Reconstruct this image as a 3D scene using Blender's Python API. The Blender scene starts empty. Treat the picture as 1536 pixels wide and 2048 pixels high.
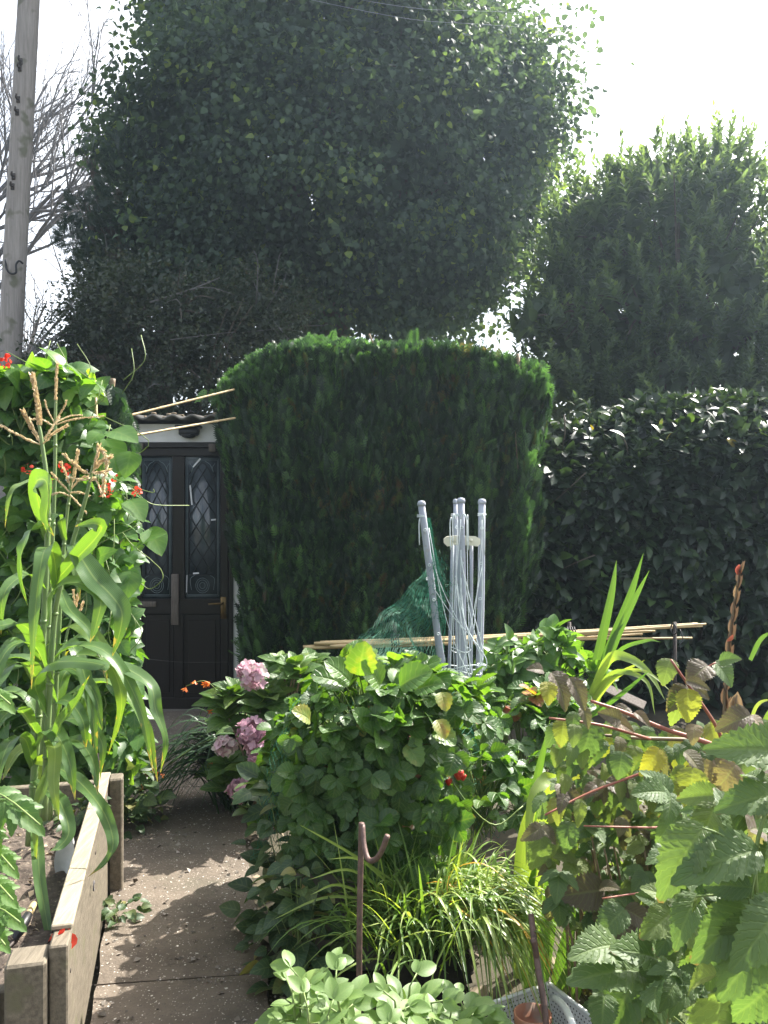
import bpy, math
import numpy as np
from mathutils import Vector, noise as mnoise

rng = np.random.default_rng(11)
R = math.radians
sc = bpy.context.scene
COL = sc.collection

# ------------------------------------------------------------------ camera, sky, sun, exposure
F_PX, EYE = 1658.0, 1.5
cam_d = bpy.data.cameras.new("camera")
cam_d.sensor_fit = 'VERTICAL'
cam_d.sensor_height = 24.0
cam_d.lens = 24.0 * F_PX / 2048.0
cam_d.clip_start, cam_d.clip_end = 0.05, 500.0
cam = bpy.data.objects.new("camera", cam_d)
COL.objects.link(cam)
cam.location = (0, 0, EYE)
cam.rotation_euler = (R(90), 0, 0)
sc.camera = cam

SUN_AZ, SUN_EL = 47.0, 48.0
world = bpy.data.worlds.new("World")
sc.world = world
world.use_nodes = True
wn = world.node_tree.nodes
wl = world.node_tree.links
bg = wn.get("Background") or wn.new("ShaderNodeBackground")
sky = wn.new("ShaderNodeTexSky")
sky.sky_type = 'NISHITA'
sky.sun_disc = False
sky.sun_elevation = R(SUN_EL)
sky.sun_rotation = R(SUN_AZ)
sky.air_density = 1.0
sky.dust_density = 4.0
sky.ozone_density = 1.0
# thin bright cloud veil: the sky colour washed towards white, thicker in soft patches
hs = wn.new("ShaderNodeHueSaturation")
wl.new(sky.outputs[0], hs.inputs["Color"])
wtc = wn.new("ShaderNodeTexCoord")
wnz = wn.new("ShaderNodeTexNoise")
wnz.inputs["Scale"].default_value = 2.2
wnz.inputs["Detail"].default_value = 5
wl.new(wtc.outputs["Generated"], wnz.inputs["Vector"])
wmr = wn.new("ShaderNodeMapRange")
for i_, v_ in ((1, .36), (2, .62), (3, .75), (4, .25)): wmr.inputs[i_].default_value = v_
wl.new(wnz.outputs[0], wmr.inputs[0])
wl.new(wmr.outputs[0], hs.inputs["Saturation"])
wmv = wn.new("ShaderNodeMapRange")
for i_, v_ in ((1, .36), (2, .62), (3, 1.45), (4, 2.5)): wmv.inputs[i_].default_value = v_
wl.new(wnz.outputs[0], wmv.inputs[0])
wl.new(wmv.outputs[0], hs.inputs["Value"])
wl.new(hs.outputs[0], bg.inputs[0])
bg.inputs[1].default_value = 0.072

sun_d = bpy.data.lights.new("sun", 'SUN')
sun_d.energy = 5.0
sun_d.angle = R(0.5)
sun_d.color = (1.0, 0.95, 0.87)
sun = bpy.data.objects.new("sun", sun_d)
COL.objects.link(sun)
sv = Vector((math.sin(R(SUN_AZ)) * math.cos(R(SUN_EL)), math.cos(R(SUN_AZ)) * math.cos(R(SUN_EL)), math.sin(R(SUN_EL))))
sun.rotation_euler = sv.to_track_quat('Z', 'Y').to_euler()
sun.location = (6, 4, 10)

sc.view_settings.view_transform = 'Standard'
sc.view_settings.look = 'None'
sc.view_settings.gamma = 1.0
sc.view_settings.use_curve_mapping = False
sc.view_settings.exposure = 1.6
sc.cycles.max_bounces = 7
sc.cycles.diffuse_bounces = 4
sc.cycles.glossy_bounces = 3
sc.cycles.transmission_bounces = 6
sc.cycles.use_denoising = True
sc.cycles.denoising_prefilter = 'ACCURATE'
sc.cycles.use_adaptive_sampling = False


# ------------------------------------------------------------------ helpers
def P(x, y, d):
    """point whose depth is d metres, from a sight line measured on the photo"""
    return np.array([(x - 768.0) * d / F_PX, d, EYE + (1024.0 - y) * d / F_PX])


def PL(pts):
    return np.array([P(*p) for p in pts])


def nrm(a):
    a = np.asarray(a, float)
    return a / np.maximum(np.linalg.norm(a, axis=-1, keepdims=True), 1e-9)


def catmull(pts, n):
    pts = np.asarray(pts, float)
    k = len(pts)
    if k == 2:
        t = np.linspace(0, 1, n)[:, None]
        return pts[0] * (1 - t) + pts[1] * t
    q = np.vstack([2 * pts[0] - pts[1], pts, 2 * pts[-1] - pts[-2]])
    s = np.linspace(0, k - 1 - 1e-6, n)
    i = s.astype(int)
    t = (s - i)[:, None]
    a, b, c, d = q[i], q[i + 1], q[i + 2], q[i + 3]
    return .5 * (2 * b + (c - a) * t + (2 * a - 5 * b + 4 * c - d) * t ** 2 + (3 * b - a - 3 * c + d) * t ** 3)


def interp(x, table):
    xs, ys = zip(*table)
    return np.interp(x, xs, ys)


WL = {}


class MB:
    def __init__(self):
        self.v, self.f, self.uv, self.r, self.n = [], [], [], [], 0

    def add(self, v, faces, uv=None, r=0.5):
        v = np.asarray(v, float)
        self.v.append(v)
        self.uv.append(np.zeros((len(v), 2)) if uv is None else np.asarray(uv, float))
        self.r.append(np.full(len(v), r) if np.isscalar(r) else np.asarray(r, float))
        for f in faces:
            f = np.asarray(f, int)
            if f.size:
                self.f.append(f + self.n)
        self.n += len(v)

    def build(self, name, mat, parent=None, smooth=True):
        if not self.v:
            return None
        v = np.concatenate(self.v)
        uv = np.concatenate(self.uv)
        r = np.concatenate(self.r)
        off = WL.get(parent.name, np.zeros(3)) if parent else np.zeros(3)
        me = bpy.data.meshes.new(name)
        loops = np.concatenate([f.ravel() for f in self.f])
        tot = np.concatenate([np.full(len(f), f.shape[1]) for f in self.f])
        st = np.concatenate([[0], np.cumsum(tot)[:-1]])
        me.vertices.add(len(v))
        me.vertices.foreach_set("co", (v - off).astype(np.float32).ravel())
        me.loops.add(len(loops))
        me.loops.foreach_set("vertex_index", loops.astype(np.int32))
        me.polygons.add(len(tot))
        me.polygons.foreach_set("loop_start", st.astype(np.int32))
        me.polygons.foreach_set("loop_total", tot.astype(np.int32))
        me.polygons.foreach_set("use_smooth", np.full(len(tot), smooth, dtype=bool))
        ul = me.uv_layers.new(name="UVMap")
        ul.data.foreach_set("uv", uv[loops].astype(np.float32).ravel())
        at = me.attributes.new("rnd", 'FLOAT', 'POINT')
        at.data.foreach_set("value", r.astype(np.float32))
        me.update(calc_edges=True)
        me.validate()
        me.materials.append(mat)
        o = bpy.data.objects.new(name, me)
        COL.objects.link(o)
        if parent:
            o.parent = parent
            WL[o.name] = off
        else:
            WL[o.name] = np.zeros(3)
        return o


def tag(o, label=None, cat=None, group=None, kind=None):
    if label: o["label"] = label
    if cat: o["category"] = cat
    if group: o["group"] = group
    if kind: o["kind"] = kind
    return o


def thing(name, label, cat, loc=(0, 0, 0), group=None):
    o = bpy.data.objects.new(name, None)
    o.empty_display_size = 0.1
    COL.objects.link(o)
    o.location = tuple(float(c) for c in loc)
    WL[o.name] = np.array(loc, float)
    return tag(o, label, cat, group)


# ---- basic shapes
def box(mb, c, half, ax=None, bevel=0.0, r=0.5):
    """box with chamfered edges; ax = 3 orthonormal rows"""
    ax = np.eye(3) if ax is None else np.asarray(ax, float)
    h = np.asarray(half, float)
    b = min(bevel, h.min() * .6)
    if b <= 0:
        s = np.array([[x, y, z] for z in (-1, 1) for y in (-1, 1) for x in (-1, 1)], float) * h
        f4 = [[0, 2, 3, 1], [4, 5, 7, 6], [0, 1, 5, 4], [2, 6, 7, 3], [0, 4, 6, 2], [1, 3, 7, 5]]
        mb.add(np.asarray(c) + s @ ax, [f4], s[:, :2], r)
        return
    vs, idx = [], {}
    for sx in (-1, 1):
        for sy in (-1, 1):
            for sz in (-1, 1):
                sg = np.array([sx, sy, sz])
                for a in range(3):
                    p = sg * (h - b)
                    p[a] = sg[a] * h[a]
                    idx[(sx, sy, sz, a)] = len(vs)
                    vs.append(p)
    q, t = [], []
    for a in range(3):
        o1, o2 = (a + 1) % 3, (a + 2) % 3
        for s in (-1, 1):
            ring = []
            for (u, w) in ((-1, -1), (1, -1), (1, 1), (-1, 1)):
                k = [0, 0, 0]; k[a] = s; k[o1] = u; k[o2] = w
                ring.append(idx[(*k, a)])
            q.append(ring if s > 0 else ring[::-1])
        for u in (-1, 1):
            for w in (-1, 1):
                k1 = [0, 0, 0]; k1[a] = -1; k1[o1] = u; k1[o2] = w
                k2 = list(k1); k2[a] = 1
                ring = [idx[(*k1, o1)], idx[(*k2, o1)], idx[(*k2, o2)], idx[(*k1, o2)]]
                q.append(ring if u * w < 0 else ring[::-1])
    for sx in (-1, 1):
        for sy in (-1, 1):
            for sz in (-1, 1):
                ring = [idx[(sx, sy, sz, a)] for a in range(3)]
                t.append(ring if sx * sy * sz > 0 else ring[::-1])
    vs = np.array(vs)
    mb.add(np.asarray(c) + vs @ ax, [q, t], vs[:, :2], r)


def boxpx(mb, x0, x1, y0, y1, d, th, bevel=0.003, r=.5):
    """upright slab facing the camera side: sight-line rectangle at depth d (front face), th thick"""
    a, b = P(x0, y1, d), P(x1, y0, d)
    c = (a + b) / 2
    c[1] = d + th / 2
    box(mb, c, ((b[0] - a[0]) / 2, th / 2, (b[2] - a[2]) / 2), None, bevel, r)


def frames(pts):
    t = np.gradient(pts, axis=0)
    t = nrm(t)
    up = np.array([0, 0, 1.0]) if abs(t[0][2]) < .9 else np.array([1.0, 0, 0])
    n = nrm(np.cross(t[0], up))
    N = [n]
    for i in range(1, len(pts)):
        n = n - t[i] * np.dot(n, t[i])
        n = nrm(n)
        N.append(n)
    N = np.array(N)
    return t, N, np.cross(t, N)


def tube(mb, pts, rad, k=6, n=None, r=0.5, cap=True):
    pts = np.asarray(pts, float)
    if n: pts = catmull(pts, n)
    m = len(pts)
    rad = np.broadcast_to(np.asarray(rad, float), (m,)) if np.ndim(rad) == 0 or len(np.atleast_1d(rad)) == m \
        else np.interp(np.linspace(0, 1, m), np.linspace(0, 1, len(rad)), rad)
    t, N, B = frames(pts)
    a = np.arange(k) * 2 * math.pi / k
    ring = N[:, None, :] * np.cos(a)[None, :, None] + B[:, None, :] * np.sin(a)[None, :, None]
    v = (pts[:, None, :] + ring * rad[:, None, None]).reshape(-1, 3)
    i = np.arange(m - 1)[:, None] * k
    j = np.arange(k)[None, :]
    j2 = (j + 1) % k
    q = np.stack([i + j, i + j2, i + k + j2, i + k + j], -1).reshape(-1, 4)
    ln = np.concatenate([[0], np.cumsum(np.linalg.norm(np.diff(pts, axis=0), axis=1))])
    uv = np.stack([np.tile(np.arange(k) / k, m), np.repeat(ln, k)], -1)
    fs = [q]
    if cap:
        fs.append(np.array([list(range(k))[::-1]]))
        fs.append(np.array([[(m - 1) * k + x for x in range(k)]]))
    mb.add(v, fs, uv, r)


def lathe(mb, c, prof, k=28, r=.5, ax=(0, 0, 1)):
    prof = np.asarray(prof, float)
    m = len(prof)
    a = np.arange(k) * 2 * math.pi / k
    v = np.stack([prof[:, None, 0] * np.cos(a), prof[:, None, 0] * np.sin(a), np.repeat(prof[:, 1:2], k, 1)], -1).reshape(-1, 3)
    az = nrm(ax)
    if abs(az[2]) < .999:
        x = nrm(np.cross([0, 0, 1], az)); y = np.cross(az, x)
        v = v[:, 0:1] * x + v[:, 1:2] * y + v[:, 2:3] * az
    i = np.arange(m - 1)[:, None] * k
    j = np.arange(k)[None, :]
    j2 = (j + 1) % k
    q = np.stack([i + j, i + j2, i + k + j2, i + k + j], -1).reshape(-1, 4)
    mb.add(v + np.asarray(c), [q, np.array([list(range(k))[::-1]]), np.array([[(m - 1) * k + x for x in range(k)]])], None, r)


# ---- leaves
def leaf_tmpl(W=.35, a=.8, b=.8, nt=6, nu=1, fold=.2, curl=.15, serr=0.0, teeth=0, pleat=0.0, veins=7, w0=.02, lobe=0.0):
    t = np.linspace(0, 1, nt + 1)
    w = W * np.sin(np.pi * np.clip(t, 0, 1) ** a) ** b + w0 * (1 - t) + .004
    if serr:
        w = w * (1 + serr * np.where(np.arange(nt + 1) % 2 == 0, -1, 1))
    j = np.linspace(-1, 1, 2 * nu + 1)
    T, J = np.meshgrid(t, j, indexing='ij')
    X = w[:, None] * J
    Y = T - lobe * np.abs(J) ** 1.5 * np.exp(-(T / .22) ** 2)
    if serr:
        Y = Y + serr * .12 * np.abs(J) * np.where(np.arange(nt + 1) % 2 == 0, -1, 1)[:, None]
    Z = fold * np.abs(X) - curl * T ** 2
    if pleat:
        Z = Z + pleat * np.abs(np.sin(np.pi * veins * (T - .3 * np.abs(J)))) * np.sqrt(np.abs(J)) * (w / W)[:, None]
    V = np.stack([X, Y, Z], -1).reshape(-1, 3)
    UV = np.stack([(J + 1) / 2, T], -1).reshape(-1, 2)
    c = 2 * nu + 1
    i = np.arange(nt)[:, None] * c
    jj = np.arange(c - 1)[None, :]
    q = np.stack([i + jj, i + jj + 1, i + c + jj + 1, i + c + jj], -1).reshape(-1, 4)
    return V, [q], UV


def spray_tmpl(n=7, L=.42, w=.05, fork=True):
    """flat frond of scale-leaf twigs, like cypress"""
    V, Q = [], []

    def strip(p, q, w0, w1, z=0.0):
        p, q = np.array(p, float), np.array(q, float)
        d = q - p
        nn = np.array([-d[1], d[0]]) / max(np.linalg.norm(d), 1e-9)
        b = len(V)
        mid = (p + q) / 2
        for (c, ww, zz) in ((p, w0, 0), (mid, (w0 + w1) * .75, z * .5), (q, w1, z)):
            V.append([*(c + nn * ww), zz]); V.append([*(c - nn * ww), zz])
        Q.extend([[b, b + 1, b + 3, b + 2], [b + 2, b + 3, b + 5, b + 4]])
    strip((0, 0), (0, 1), w * .55, w * .2, -.05)
    for k in range(n):
        t = .12 + .8 * k / (n - 1)
        for s in (-1, 1):
            l = L * math.sin(math.pi * (0.22 + .72 * t)) ** .8
            th = R(38 + 8 * (1 - t))
            e = (s * l * math.sin(th), t + l * math.cos(th))
            z = -.12 * l
            strip((0, t), e, w * .5, w * .18, z)
            if fork and l > .2:
                m = (e[0] * .5, t + (e[1] - t) * .5)
                strip(m, (m[0] + s * l * .38 * .95, m[1] + l * .38 * .25), w * .4, w * .15, z)
                strip(m, (m[0] + s * l * .02, m[1] + l * .42), w * .4, w * .15, z)
    V = np.array(V)
    UV = np.stack([V[:, 0] + .5, V[:, 1]], -1)
    return V, [np.array(Q)], UV


def scatter(mb, tmpl, Pp, D, N, S, r=None, droop=None, wid=None):
    V, Fs, UV = tmpl
    Pp = np.atleast_2d(np.asarray(Pp, float))
    n = len(Pp)
    if n == 0: return
    D = nrm(np.broadcast_to(D, (n, 3)))
    N = np.broadcast_to(N, (n, 3))
    X = nrm(np.cross(D, N) + 1e-6)
    Z = np.cross(X, D)
    S = np.broadcast_to(np.asarray(S, float), (n,))
    r = rng.random(n) if r is None else np.broadcast_to(np.asarray(r, float), (n,))
    vx = np.broadcast_to(V[None, :, 0], (n, len(V)))
    vy = np.broadcast_to(V[None, :, 1], (n, len(V)))
    vz = np.broadcast_to(V[None, :, 2], (n, len(V)))
    if wid is not None:
        vx = vx * np.broadcast_to(wid, (n,))[:, None]
    if droop is not None:
        dr = np.broadcast_to(droop, (n,))[:, None]
        vz = vz - dr * vy ** 2
    W = Pp[:, None, :] + S[:, None, None] * (vx[..., None] * X[:, None, :] + vy[..., None] * D[:, None, :] + vz[..., None] * Z[:, None, :])
    k = len(V)
    offs = (np.arange(n) * k)[:, None, None]
    fs = [(f[None] + offs).reshape(-1, f.shape[1]) for f in Fs]
    mb.add(W.reshape(-1, 3), fs, np.tile(UV, (n, 1)), np.repeat(r, k))


def trifol(Pp, D, N, S, spread=75, side=.85, gap=.0):
    """three leaflets for each leaf base"""
    D = nrm(D); X = nrm(np.cross(D, N) + 1e-6)
    S = np.broadcast_to(S, (len(Pp),))
    c, s = math.cos(R(spread)), math.sin(R(spread))
    P2 = np.concatenate([Pp + D * (S * gap)[:, None], Pp, Pp])
    D2 = np.concatenate([D, D * c + X * s, D * c - X * s])
    N2 = np.concatenate([N, N + X * .25, N - X * .25])
    return P2, D2, N2, np.concatenate([S, S * side, S * side])


def ribbon(mb, pts, w, n=18, face=(0, -1, .3), fold=.25, twist=0.0, wave=0.0, r=.5, prof=None, base=.5, ph=0.0):
    """strap leaf; w is the full width; V fold; face = hint of the upper side"""
    pts = catmull(pts, n)
    t = nrm(np.gradient(pts, axis=0))
    s = np.linspace(0, 1, n)
    if prof is None:
        prof = np.minimum(1, base + (1 - base) * s / .25) * np.clip(1 - s ** 3.2, 0.02, 1)
    f = np.asarray(face, float)
    X = nrm(np.cross(t, np.broadcast_to(f, t.shape)) + 1e-6)
    for i in range(1, n):
        if np.dot(X[i], X[i - 1]) < 0: X[i] = -X[i]
    Z = np.cross(X, t)
    a = twist * s
    X, Z = X * np.cos(a)[:, None] + Z * np.sin(a)[:, None], Z * np.cos(a)[:, None] - X * np.sin(a)[:, None]
    j = np.array([-1, -.5, 0, .5, 1])
    hw = w / 2 * prof
    wv = wave * np.sin(s * 26 + ph)[:, None] * np.abs(j)[None] ** 2 * np.sign(j + 1e-9)[None]
    wv = wv + wave * .7 * np.sin(s * 17 + ph * 2)[:, None] * np.abs(j)[None] ** 2
    v = pts[:, None] + X[:, None] * (hw[:, None] * j[None])[..., None] + Z[:, None] * (hw[:, None] * (fold * np.abs(j)[None] + wv))[..., None]
    k = 5
    i = np.arange(n - 1)[:, None] * k
    jj = np.arange(k - 1)[None]
    q = np.stack([i + jj, i + jj + 1, i + k + jj + 1, i + k + jj], -1).reshape(-1, 4)
    uv = np.stack([np.tile((j + 1) / 2, n), np.repeat(s, k)], -1)
    mb.add(v.reshape(-1, 3), [q], uv, r)


def blades(mb, base, D, L, W, droop, r, n=7, fold=.3):
    """many thin arching blades at once; D start direction, droop pulls the tip down"""
    m = len(base)
    s = np.linspace(0, 1, n)
    D = nrm(D)
    L = np.broadcast_to(L, (m,)); W = np.broadcast_to(W, (m,)); droop = np.broadcast_to(droop, (m,)); r = np.broadcast_to(r, (m,))
    pts = base[:, None] + D[:, None] * (L[:, None] * s[None])[..., None]
    pts[..., 2] -= droop[:, None] * (L[:, None]) * s[None] ** 2.2
    t = nrm(np.gradient(pts, axis=1))
    X = nrm(np.cross(t, np.array([0, 0, 1.0])) + 1e-6)
    Z = np.cross(X, t)
    prof = np.minimum(1, .6 + s * 2) * np.clip(1 - s ** 2.5, .03, 1)
    hw = W[:, None] / 2 * prof[None]
    j = np.array([-1, 0, 1])
    v = pts[:, :, None] + X[:, :, None] * (hw[..., None] * j)[..., None] + Z[:, :, None] * (hw[..., None] * fold * np.abs(j))[..., None]
    k = n * 3
    i = np.arange(n - 1)[:, None] * 3
    jj = np.arange(2)[None]
    q = np.stack([i + jj, i + jj + 1, i + 3 + jj + 1, i + 3 + jj], -1).reshape(-1, 4)
    fs = (q[None] + (np.arange(m) * k)[:, None, None]).reshape(-1, 4)
    uv = np.stack([np.tile((j + 1) / 2, n), np.repeat(s, 3)], -1)
    mb.add(v.reshape(-1, 3), [fs], np.tile(uv, (m, 1)), np.repeat(r, k))


def rdir(n):
    return nrm(rng.normal(size=(n, 3)))


# ------------------------------------------------------------------ materials
def new_mat(name):
    m = bpy.data.materials.new(name)
    m.use_nodes = True
    nt = m.node_tree
    b = nt.nodes.get("Principled BSDF")
    o = nt.nodes.get("Material Output")
    return m, nt, b, o


def ramp(nt, stops, interp_='LINEAR'):
    n = nt.nodes.new("ShaderNodeValToRGB")
    cr = n.color_ramp
    cr.interpolation = interp_
    while len(cr.elements) > 1: cr.elements.remove(cr.elements[-1])
    cr.elements[0].position = stops[0][0]
    cr.elements[0].color = (*stops[0][1], 1)
    for p, c in stops[1:]:
        e = cr.elements.new(p)
        e.color = (*c, 1)
    return n


def leaf_mat(name, stops, rough=.42, trans=.35, tgain=(2.2, 2.2, .9), vein=0.0, nv=7, spec=.5, blotch=.35, bump=0.0, parallel=False, sc_=25, tip=None):
    m, nt, b, out = new_mat(name)
    N, Lk = nt.nodes, nt.links
    at = N.new("ShaderNodeAttribute"); at.attribute_name = "rnd"
    rp = ramp(nt, stops)
    tc = N.new("ShaderNodeTexCoord")
    nz = N.new("ShaderNodeTexNoise"); nz.inputs["Scale"].default_value = sc_; nz.inputs["Detail"].default_value = 3
    Lk.new(tc.outputs["Object"], nz.inputs["Vector"])
    ad = N.new("ShaderNodeMath"); ad.operation = 'MULTIPLY_ADD'
    Lk.new(nz.outputs[0], ad.inputs[0]); ad.inputs[1].default_value = blotch * .6
    sb = N.new("ShaderNodeMath"); sb.operation = 'SUBTRACT'; sb.inputs[1].default_value = blotch * .3
    Lk.new(at.outputs["Fac"], sb.inputs[0])
    Lk.new(sb.outputs[0], ad.inputs[2])
    Lk.new(ad.outputs[0], rp.inputs[0])
    colr = rp.outputs[0]
    if vein > 0:
        uv = N.new("ShaderNodeUVMap"); uv.uv_map = "UVMap"
        sp = N.new("ShaderNodeSeparateXYZ")
        Lk.new(uv.outputs[0], sp.inputs[0])
        au = N.new("ShaderNodeMath"); au.operation = 'SUBTRACT'; au.inputs[1].default_value = .5
        Lk.new(sp.outputs[0], au.inputs[0])
        ab = N.new("ShaderNodeMath"); ab.operation = 'ABSOLUTE'
        Lk.new(au.outputs[0], ab.inputs[0])
        mid = N.new("ShaderNodeMapRange"); mid.inputs[1].default_value = .015; mid.inputs[2].default_value = .06
        mid.inputs[3].default_value = 1; mid.inputs[4].default_value = 0
        Lk.new(ab.outputs[0], mid.inputs[0])
        k = N.new("ShaderNodeMath"); k.operation = 'MULTIPLY_ADD'
        if parallel:
            Lk.new(sp.outputs[0], k.inputs[0]); k.inputs[1].default_value = nv; k.inputs[2].default_value = 0
        else:
            Lk.new(ab.outputs[0], k.inputs[0]); k.inputs[1].default_value = -.6 * nv
            kt = N.new("ShaderNodeMath"); kt.operation = 'MULTIPLY'; kt.inputs[1].default_value = nv
            Lk.new(sp.outputs[1], kt.inputs[0]); Lk.new(kt.outputs[0], k.inputs[2])
        fr = N.new("ShaderNodeMath"); fr.operation = 'PINGPONG'; fr.inputs[1].default_value = .5
        Lk.new(k.outputs[0], fr.inputs[0])
        sd = N.new("ShaderNodeMapRange"); sd.inputs[1].default_value = .02; sd.inputs[2].default_value = .16
        sd.inputs[3].default_value = .75; sd.inputs[4].default_value = 0
        Lk.new(fr.outputs[0], sd.inputs[0])
        mx = N.new("ShaderNodeMath"); mx.operation = 'MAXIMUM'
        Lk.new(mid.outputs[0], mx.inputs[0]); Lk.new(sd.outputs[0], mx.inputs[1])
        vs = N.new("ShaderNodeMath"); vs.operation = 'MULTIPLY'; vs.inputs[1].default_value = vein
        Lk.new(mx.outputs[0], vs.inputs[0])
        mc = N.new("ShaderNodeMix"); mc.data_type = 'RGBA'
        Lk.new(vs.outputs[0], mc.inputs[0]); Lk.new(colr, mc.inputs[6])
        g = N.new("ShaderNodeMix"); g.data_type = 'RGBA'; g.inputs[0].default_value = .45
        Lk.new(colr, g.inputs[6]); g.inputs[7].default_value = (.35, .42, .16, 1)
        Lk.new(g.outputs[2], mc.inputs[7])
        colr = mc.outputs[2]
        if bump:
            bp = N.new("ShaderNodeBump"); bp.inputs["Strength"].default_value = bump; bp.inputs["Distance"].default_value = .004
            bp.invert = True
            Lk.new(mx.outputs[0], bp.inputs["Height"]); Lk.new(bp.outputs[0], b.inputs["Normal"])
    if tip:
        uv2 = N.new("ShaderNodeUVMap"); uv2.uv_map = "UVMap"
        s2 = N.new("ShaderNodeSeparateXYZ"); Lk.new(uv2.outputs[0], s2.inputs[0])
        n2 = N.new("ShaderNodeTexNoise"); n2.inputs["Scale"].default_value = 38; n2.inputs["Detail"].default_value = 2
        Lk.new(tc.outputs["Object"], n2.inputs["Vector"])
        e2 = N.new("ShaderNodeMath"); e2.operation = 'SUBTRACT'; e2.inputs[1].default_value = .5; Lk.new(s2.outputs[0], e2.inputs[0])
        e3 = N.new("ShaderNodeMath"); e3.operation = 'ABSOLUTE'; Lk.new(e2.outputs[0], e3.inputs[0])
        e4 = N.new("ShaderNodeMath"); e4.operation = 'MULTIPLY_ADD'; e4.inputs[1].default_value = .22; Lk.new(e3.outputs[0], e4.inputs[0]); Lk.new(s2.outputs[1], e4.inputs[2])
        a2 = N.new("ShaderNodeMath"); a2.operation = 'MULTIPLY_ADD'; a2.inputs[1].default_value = .55; Lk.new(n2.outputs[0], a2.inputs[0]); Lk.new(e4.outputs[0], a2.inputs[2])
        m2 = N.new("ShaderNodeMapRange"); m2.inputs[1].default_value = tip[0]; m2.inputs[2].default_value = tip[0] + .06; Lk.new(a2.outputs[0], m2.inputs[0])
        c2 = N.new("ShaderNodeMix"); c2.data_type = 'RGBA'
        Lk.new(m2.outputs[0], c2.inputs[0]); Lk.new(colr, c2.inputs[6]); c2.inputs[7].default_value = (*tip[1], 1)
        colr = c2.outputs[2]
    Lk.new(colr, b.inputs["Base Color"])
    b.inputs["Roughness"].default_value = rough
    b.inputs["Specular IOR Level"].default_value = spec
    if trans > 0:
        tr = N.new("ShaderNodeBsdfTranslucent")
        tg = N.new("ShaderNodeMix"); tg.data_type = 'RGBA'; tg.blend_type = 'MULTIPLY'; tg.inputs[0].default_value = 1
        tg.clamp_result = True
        Lk.new(colr, tg.inputs[6]); tg.inputs[7].default_value = (*tgain, 1)
        Lk.new(tg.outputs[2], tr.inputs[0])
        mxs = N.new("ShaderNodeMixShader"); mxs.inputs[0].default_value = trans
        Lk.new(b.outputs[0], mxs.inputs[1]); Lk.new(tr.outputs[0], mxs.inputs[2])
        Lk.new(mxs.outputs[0], out.inputs[0])
    return m


def noise_mat(name, c1, c2, scale=8, rough=.7, bump=.2, metal=0.0, stretch=(1, 1, 1), detail=5, spec=.4, c3=None, scale3=40):
    m, nt, b, out = new_mat(name)
    N, Lk = nt.nodes, nt.links
    tc = N.new("ShaderNodeTexCoord")
    mp = N.new("ShaderNodeMapping"); mp.inputs["Scale"].default_value = stretch
    Lk.new(tc.outputs["Object"], mp.inputs[0])
    nz = N.new("ShaderNodeTexNoise"); nz.inputs["Scale"].default_value = scale; nz.inputs["Detail"].default_value = detail
    nz.inputs["Roughness"].default_value = .65
    Lk.new(mp.outputs[0], nz.inputs["Vector"])
    rp = ramp(nt, [(.3, c1), (.7, c2)])
    Lk.new(nz.outputs[0], rp.inputs[0])
    col = rp.outputs[0]
    if c3:
        n3 = N.new("ShaderNodeTexNoise"); n3.inputs["Scale"].default_value = scale3; n3.inputs["Detail"].default_value = 2
        Lk.new(tc.outputs["Object"], n3.inputs["Vector"])
        r3 = ramp(nt, [(.58, (0, 0, 0)), (.68, (1, 1, 1))])
        Lk.new(n3.outputs[0], r3.inputs[0])
        mx = N.new("ShaderNodeMix"); mx.data_type = 'RGBA'
        Lk.new(r3.outputs[0], mx.inputs[0]); Lk.new(col, mx.inputs[6]); mx.inputs[7].default_value = (*c3, 1)
        col = mx.outputs[2]
    Lk.new(col, b.inputs["Base Color"])
    b.inputs["Roughness"].default_value = rough
    b.inputs["Metallic"].default_value = metal
    b.inputs["Specular IOR Level"].default_value = spec
    if bump:
        bp = N.new("ShaderNodeBump"); bp.inputs["Strength"].default_value = bump; bp.inputs["Distance"].default_value = .01
        Lk.new(nz.outputs[0], bp.inputs["Height"]); Lk.new(bp.outputs[0], b.inputs["Normal"])
    return m


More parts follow.
